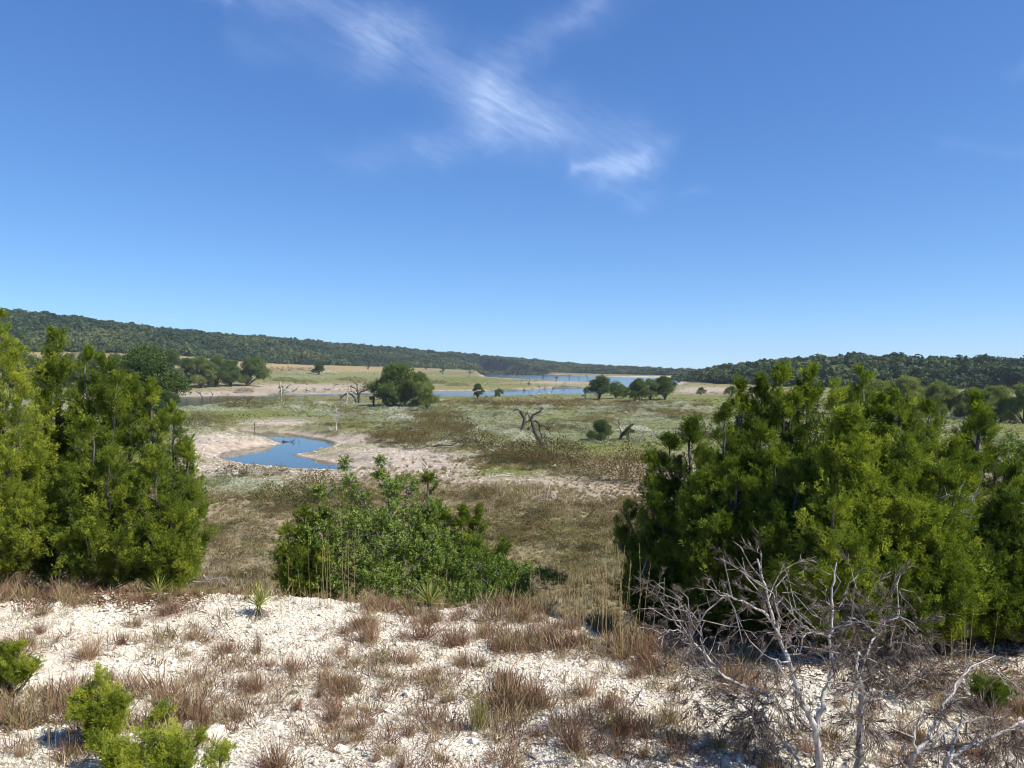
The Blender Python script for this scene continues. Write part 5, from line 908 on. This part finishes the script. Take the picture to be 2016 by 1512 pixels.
for a in ((905,868,70,26),(940,880,70,30),(975,902,80,34),(1015,908,80,38),(1050,912,80,40),(1090,916,80,42),(1130,926,80,38),(1165,932,80,36),(1200,938,80,40),(1232,950,80,52),(1260,950,80,50),(780,870,70,32),(815,872,70,34),(850,868,60,26),(760,862,50,24),(840,845,60,24),(875,850,50,26),(905,845,60,24),(895,800,60,14),(950,798,60,14),(1010,800,80,14),(1070,798,80,13),(1110,806,70,12),(700,818,50,16),(670,815,40,18),(880,822,60,20),(860,838,50,20),(445,800,50,18),(480,802,60,18),(515,803,50,14),(555,802,60,20),(600,800,40,12),(1140,800,60,12),(1310,815,70,10),(1360,822,80,10),(1240,805,60,10),(1080,848,60,14),(1175,830,60,10),(1290,905,80,18),(1120,885,60,12),(630,985,90,46),(600,965,60,26),(420,845,50,24),(390,840,50,26),(445,838,40,18),(700,1000,70,30),(1020,1000,60,34),(1100,1060,80,30),(1150,1080,90,34),(1080,1010,60,26),(450,1110,70,30),(500,1095,60,26),(420,1080,50,24),(960,985,60,26),(1180,1040,70,30),(1010,1050,70,26)):
    shrub('brown', *a)
for a in ((545,1000,90,52),(580,1003,80,50),(525,985,60,34),(615,1000,60,40),(1020,880,50,12),(1110,935,60,20),(1050,925,50,18),(980,915,50,16),(1160,945,60,18),(820,885,60,16),(770,880,50,12),(870,890,50,12),(460,940,60,28),(500,938,60,24),(545,935,50,20),(1160,1090,60,24),(1060,1020,60,20),(480,1030,60,18),(440,1050,50,18),(720,770,30,10),(1350,800,50,8),(900,760,50,6),(850,755,60,7),(1000,770,50,5),(1120,765,60,5),(600,755,50,8),(690,750,60,8),(780,745,50,7),(560,750,50,8),(480,772,40,8)):
    shrub('olive', *a)
for a in ((430,955,60,22),(480,960,60,22),(530,955,50,18),(415,812,50,16),(520,795,60,14),(590,812,50,16),(640,820,50,16),(690,828,50,16),(740,832,60,16),(790,830,60,16),(830,855,50,14),(780,815,50,14),(850,808,60,12),(910,812,60,12),(970,818,60,12),(1030,870,50,14),(960,850,60,14),(1000,840,60,12),(1160,848,60,12),(1250,850,70,12),(1320,858,70,12),(1090,838,60,10),(1180,815,70,9),(1280,820,70,9),(1060,815,60,9),(400,828,50,20),(640,735,50,6),(580,738,50,6),(1010,855,50,12),(930,870,50,12)):
    shrub('pale', *a)
for k in range(54):       # scattered brush of the flat below the brow
    px, py = RNG.uniform(390, 1260), RNG.uniform(985, 1150); shrub('brown' if k % 3 else 'olive', px, py, RNG.uniform(26, 75) * (py / 1100), RNG.uniform(12, 26) * (py / 1100))
for k in range(40):       # and of the meadow
    px, py = RNG.uniform(640, 1420), RNG.uniform(795, 875); shrub(('brown', 'pale', 'olive')[k % 3], px, py, RNG.uniform(20, 50), RNG.uniform(5, 11))
# a white house far up on the wooded ridge
g = ground(886, 696); root = thing('house', 'tiny white house among trees near the top of the far ridge', 'house', (g.x, g.y, g.z + 5))
def box(mb, x0, x1, y0, y1, z0, z1): mb.add([(x0,y0,z0),(x1,y0,z0),(x1,y1,z0),(x0,y1,z0),(x0,y0,z1),(x1,y0,z1),(x1,y1,z1),(x0,y1,z1)], quads=[(0,3,2,1),(4,5,6,7),(0,1,5,4),(1,2,6,5),(2,3,7,6),(3,0,4,7)])
mb = MB(); box(mb, -5, 5, -4, 4, -5, 3); M_WALL = mat_bark('white_wall', (.72, .7, .66), (.8, .78, .75), .5, bump=0); link('wall', mb.mesh('wall', M_WALL), root)
mb = MB(); mb.add([(-5.5,-4.5,3.01),(5.5,-4.5,3.01),(5.5,4.5,3.01),(-5.5,4.5,3.01),(-5.5,0,5.5),(5.5,0,5.5)], quads=[(0,1,5,4),(3,4,5,2),(0,3,2,1)], tris=[(0,4,3),(1,2,5)]); link('roof', mb.mesh('roof', M_BARK), root)

bank_rubble()
# ------------------------------------------------------------------ air
mb = MB(); box(mb, -4700, 4700, -300, 4700, -14.5, 140.0); m, nt, N, L = new_mat("haze"); pv = N.new('ShaderNodeVolumePrincipled'); pv.inputs['Color'].default_value = (.78, .87, 1, 1); pv.inputs['Density'].default_value = 0.00009; pv.inputs['Anisotropy'].default_value = 0.1
o = N.new('ShaderNodeOutputMaterial'); L.new(pv.outputs[0], o.inputs['Volume']); hz = link('haze', mb.mesh('haze', m)); hz['kind'] = 'stuff'

# ------------------------------------------------------------------ tell the many alike plants apart by what they stand nearest to
ORD = 'nearest,second nearest,third nearest,fourth nearest,fifth nearest,sixth nearest,seventh nearest,eighth nearest,ninth nearest,tenth nearest'.split(',')
def by_landmark(objs, marks, what):
    marks = [(t, Vector(bank_ground(px, py) if py > 1165 else ground(px, py))) for t, px, py in marks]; cells = {}
    for o in objs:
        t, q = min(marks, key=lambda mk: (o.location - mk[1]).length); cells.setdefault(t, []).append(((o.location - q).length, o))
    left = {}
    for t, l in cells.items():
        q = [m_ for m_ in marks if m_[0] == t][0][1]; order = sorted(objs, key=lambda o: (o.location - q).length)
        for dist, o in l:
            k = order.index(o)
            if k < len(ORD): o['label'] = f"{what}, {ORD[k]} to the {t}"
            else:
                t2 = sorted(marks, key=lambda mk: (o.location - mk[1]).length)[1][0]; left.setdefault((t, t2), []).append(o)
    for (t, t2), l in left.items():
        if len(l) == 1: l[0]['label'] = f"{what} between the {t} and the {t2}"
allo = [o for o in SC.objects if o.name.split('.')[0] in ('grass_clump', 'shrub', 'snag') and 'group' in o]
BANK = [('spiky yucca', 510, 1212), ('thin leaved yucca', 312, 1180), ('stalked yucca', 845, 1180), ('upright young juniper', 193, 1472), ('edge juniper seedling', 20, 1378), ('forked silver dead juniper', 1607, 1490), ('arching silver dead shrub', 1800, 1490),
        ('tallest dark red clump', 1130, 1478), ('straw and green clump', 940, 1436), ('largest red clump', 540, 1505), ('thickest tall stalks', 1205, 1285), ('lone tall red clump', 175, 1297), ('bright green clump', 706, 1457), ('pale long stone', 935, 1470), ('tiny juniper sprout', 316, 1436), ('dark red pair', 1065, 1390), ('small sparse yucca', 722, 1194), ('round grey stone', 760, 1390), ('dark juniper sprig', 1950, 1400)]
VAL = [('black leaning dead tree', 1066, 881), ('twisted grey stump', 1221, 866), ('white forked driftwood', 960, 949), ('fallen branch pile', 868, 881), ('bare white sapling', 662, 847), ('pond mud stake', 502, 850), ('tall round willow', 778, 800), ('spreading lake arm oak', 1180, 786), ('dark conical tree', 940, 785), ('long pale log', 556, 931), ('reddish broken stump', 1160, 1020), ('splintered grey stump', 1078, 979),
       ('yellow leaved trunk stub', 554, 789), ('drowned dead branch', 400, 789), ('near pond log', 425, 932), ('round lakeside oak', 1310, 787), ('thin white stick', 1199, 989), ('big brow oak', 760, 1060), ('pond spit', 600, 898), ('outer row juniper', 410, 1080), ('low bushy juniper', 500, 1100), ('scrub oak', 1090, 1080), ('round meadow tree', 628, 740)]
for kind, what in (('red', 'red brown grass clump'), ('straw', 'straw coloured grass clump'), ('green', 'low greenish grass clump'), ('mix', 'green and tan grass clump')):
    by_landmark([o for o in allo if o['group'].endswith(': ' + kind)], BANK, what)
for kind, what in (('brown', 'brown twiggy shrub'), ('olive', 'olive green shrub'), ('pale', 'pale grey green shrub')): by_landmark([o for o in allo if o['group'] == kind + ' shrubs on the valley floor'], VAL, what)
by_landmark([o for o in allo if o['group'] == 'drowned trunks of the lake arm'], [('spreading lake arm oak', 1180, 786), ('dark conical tree', 940, 785), ('far white shore', 1230, 741), ('far sand spit', 1000, 744)], 'drowned grey trunk')
by_landmark([o for o in allo if o['group'] == 'dead trunks on the river flat'], [('tall round willow', 778, 800), ('yellow leaved trunk stub', 554, 789)], 'grey dead trunk on the sandy river flat')
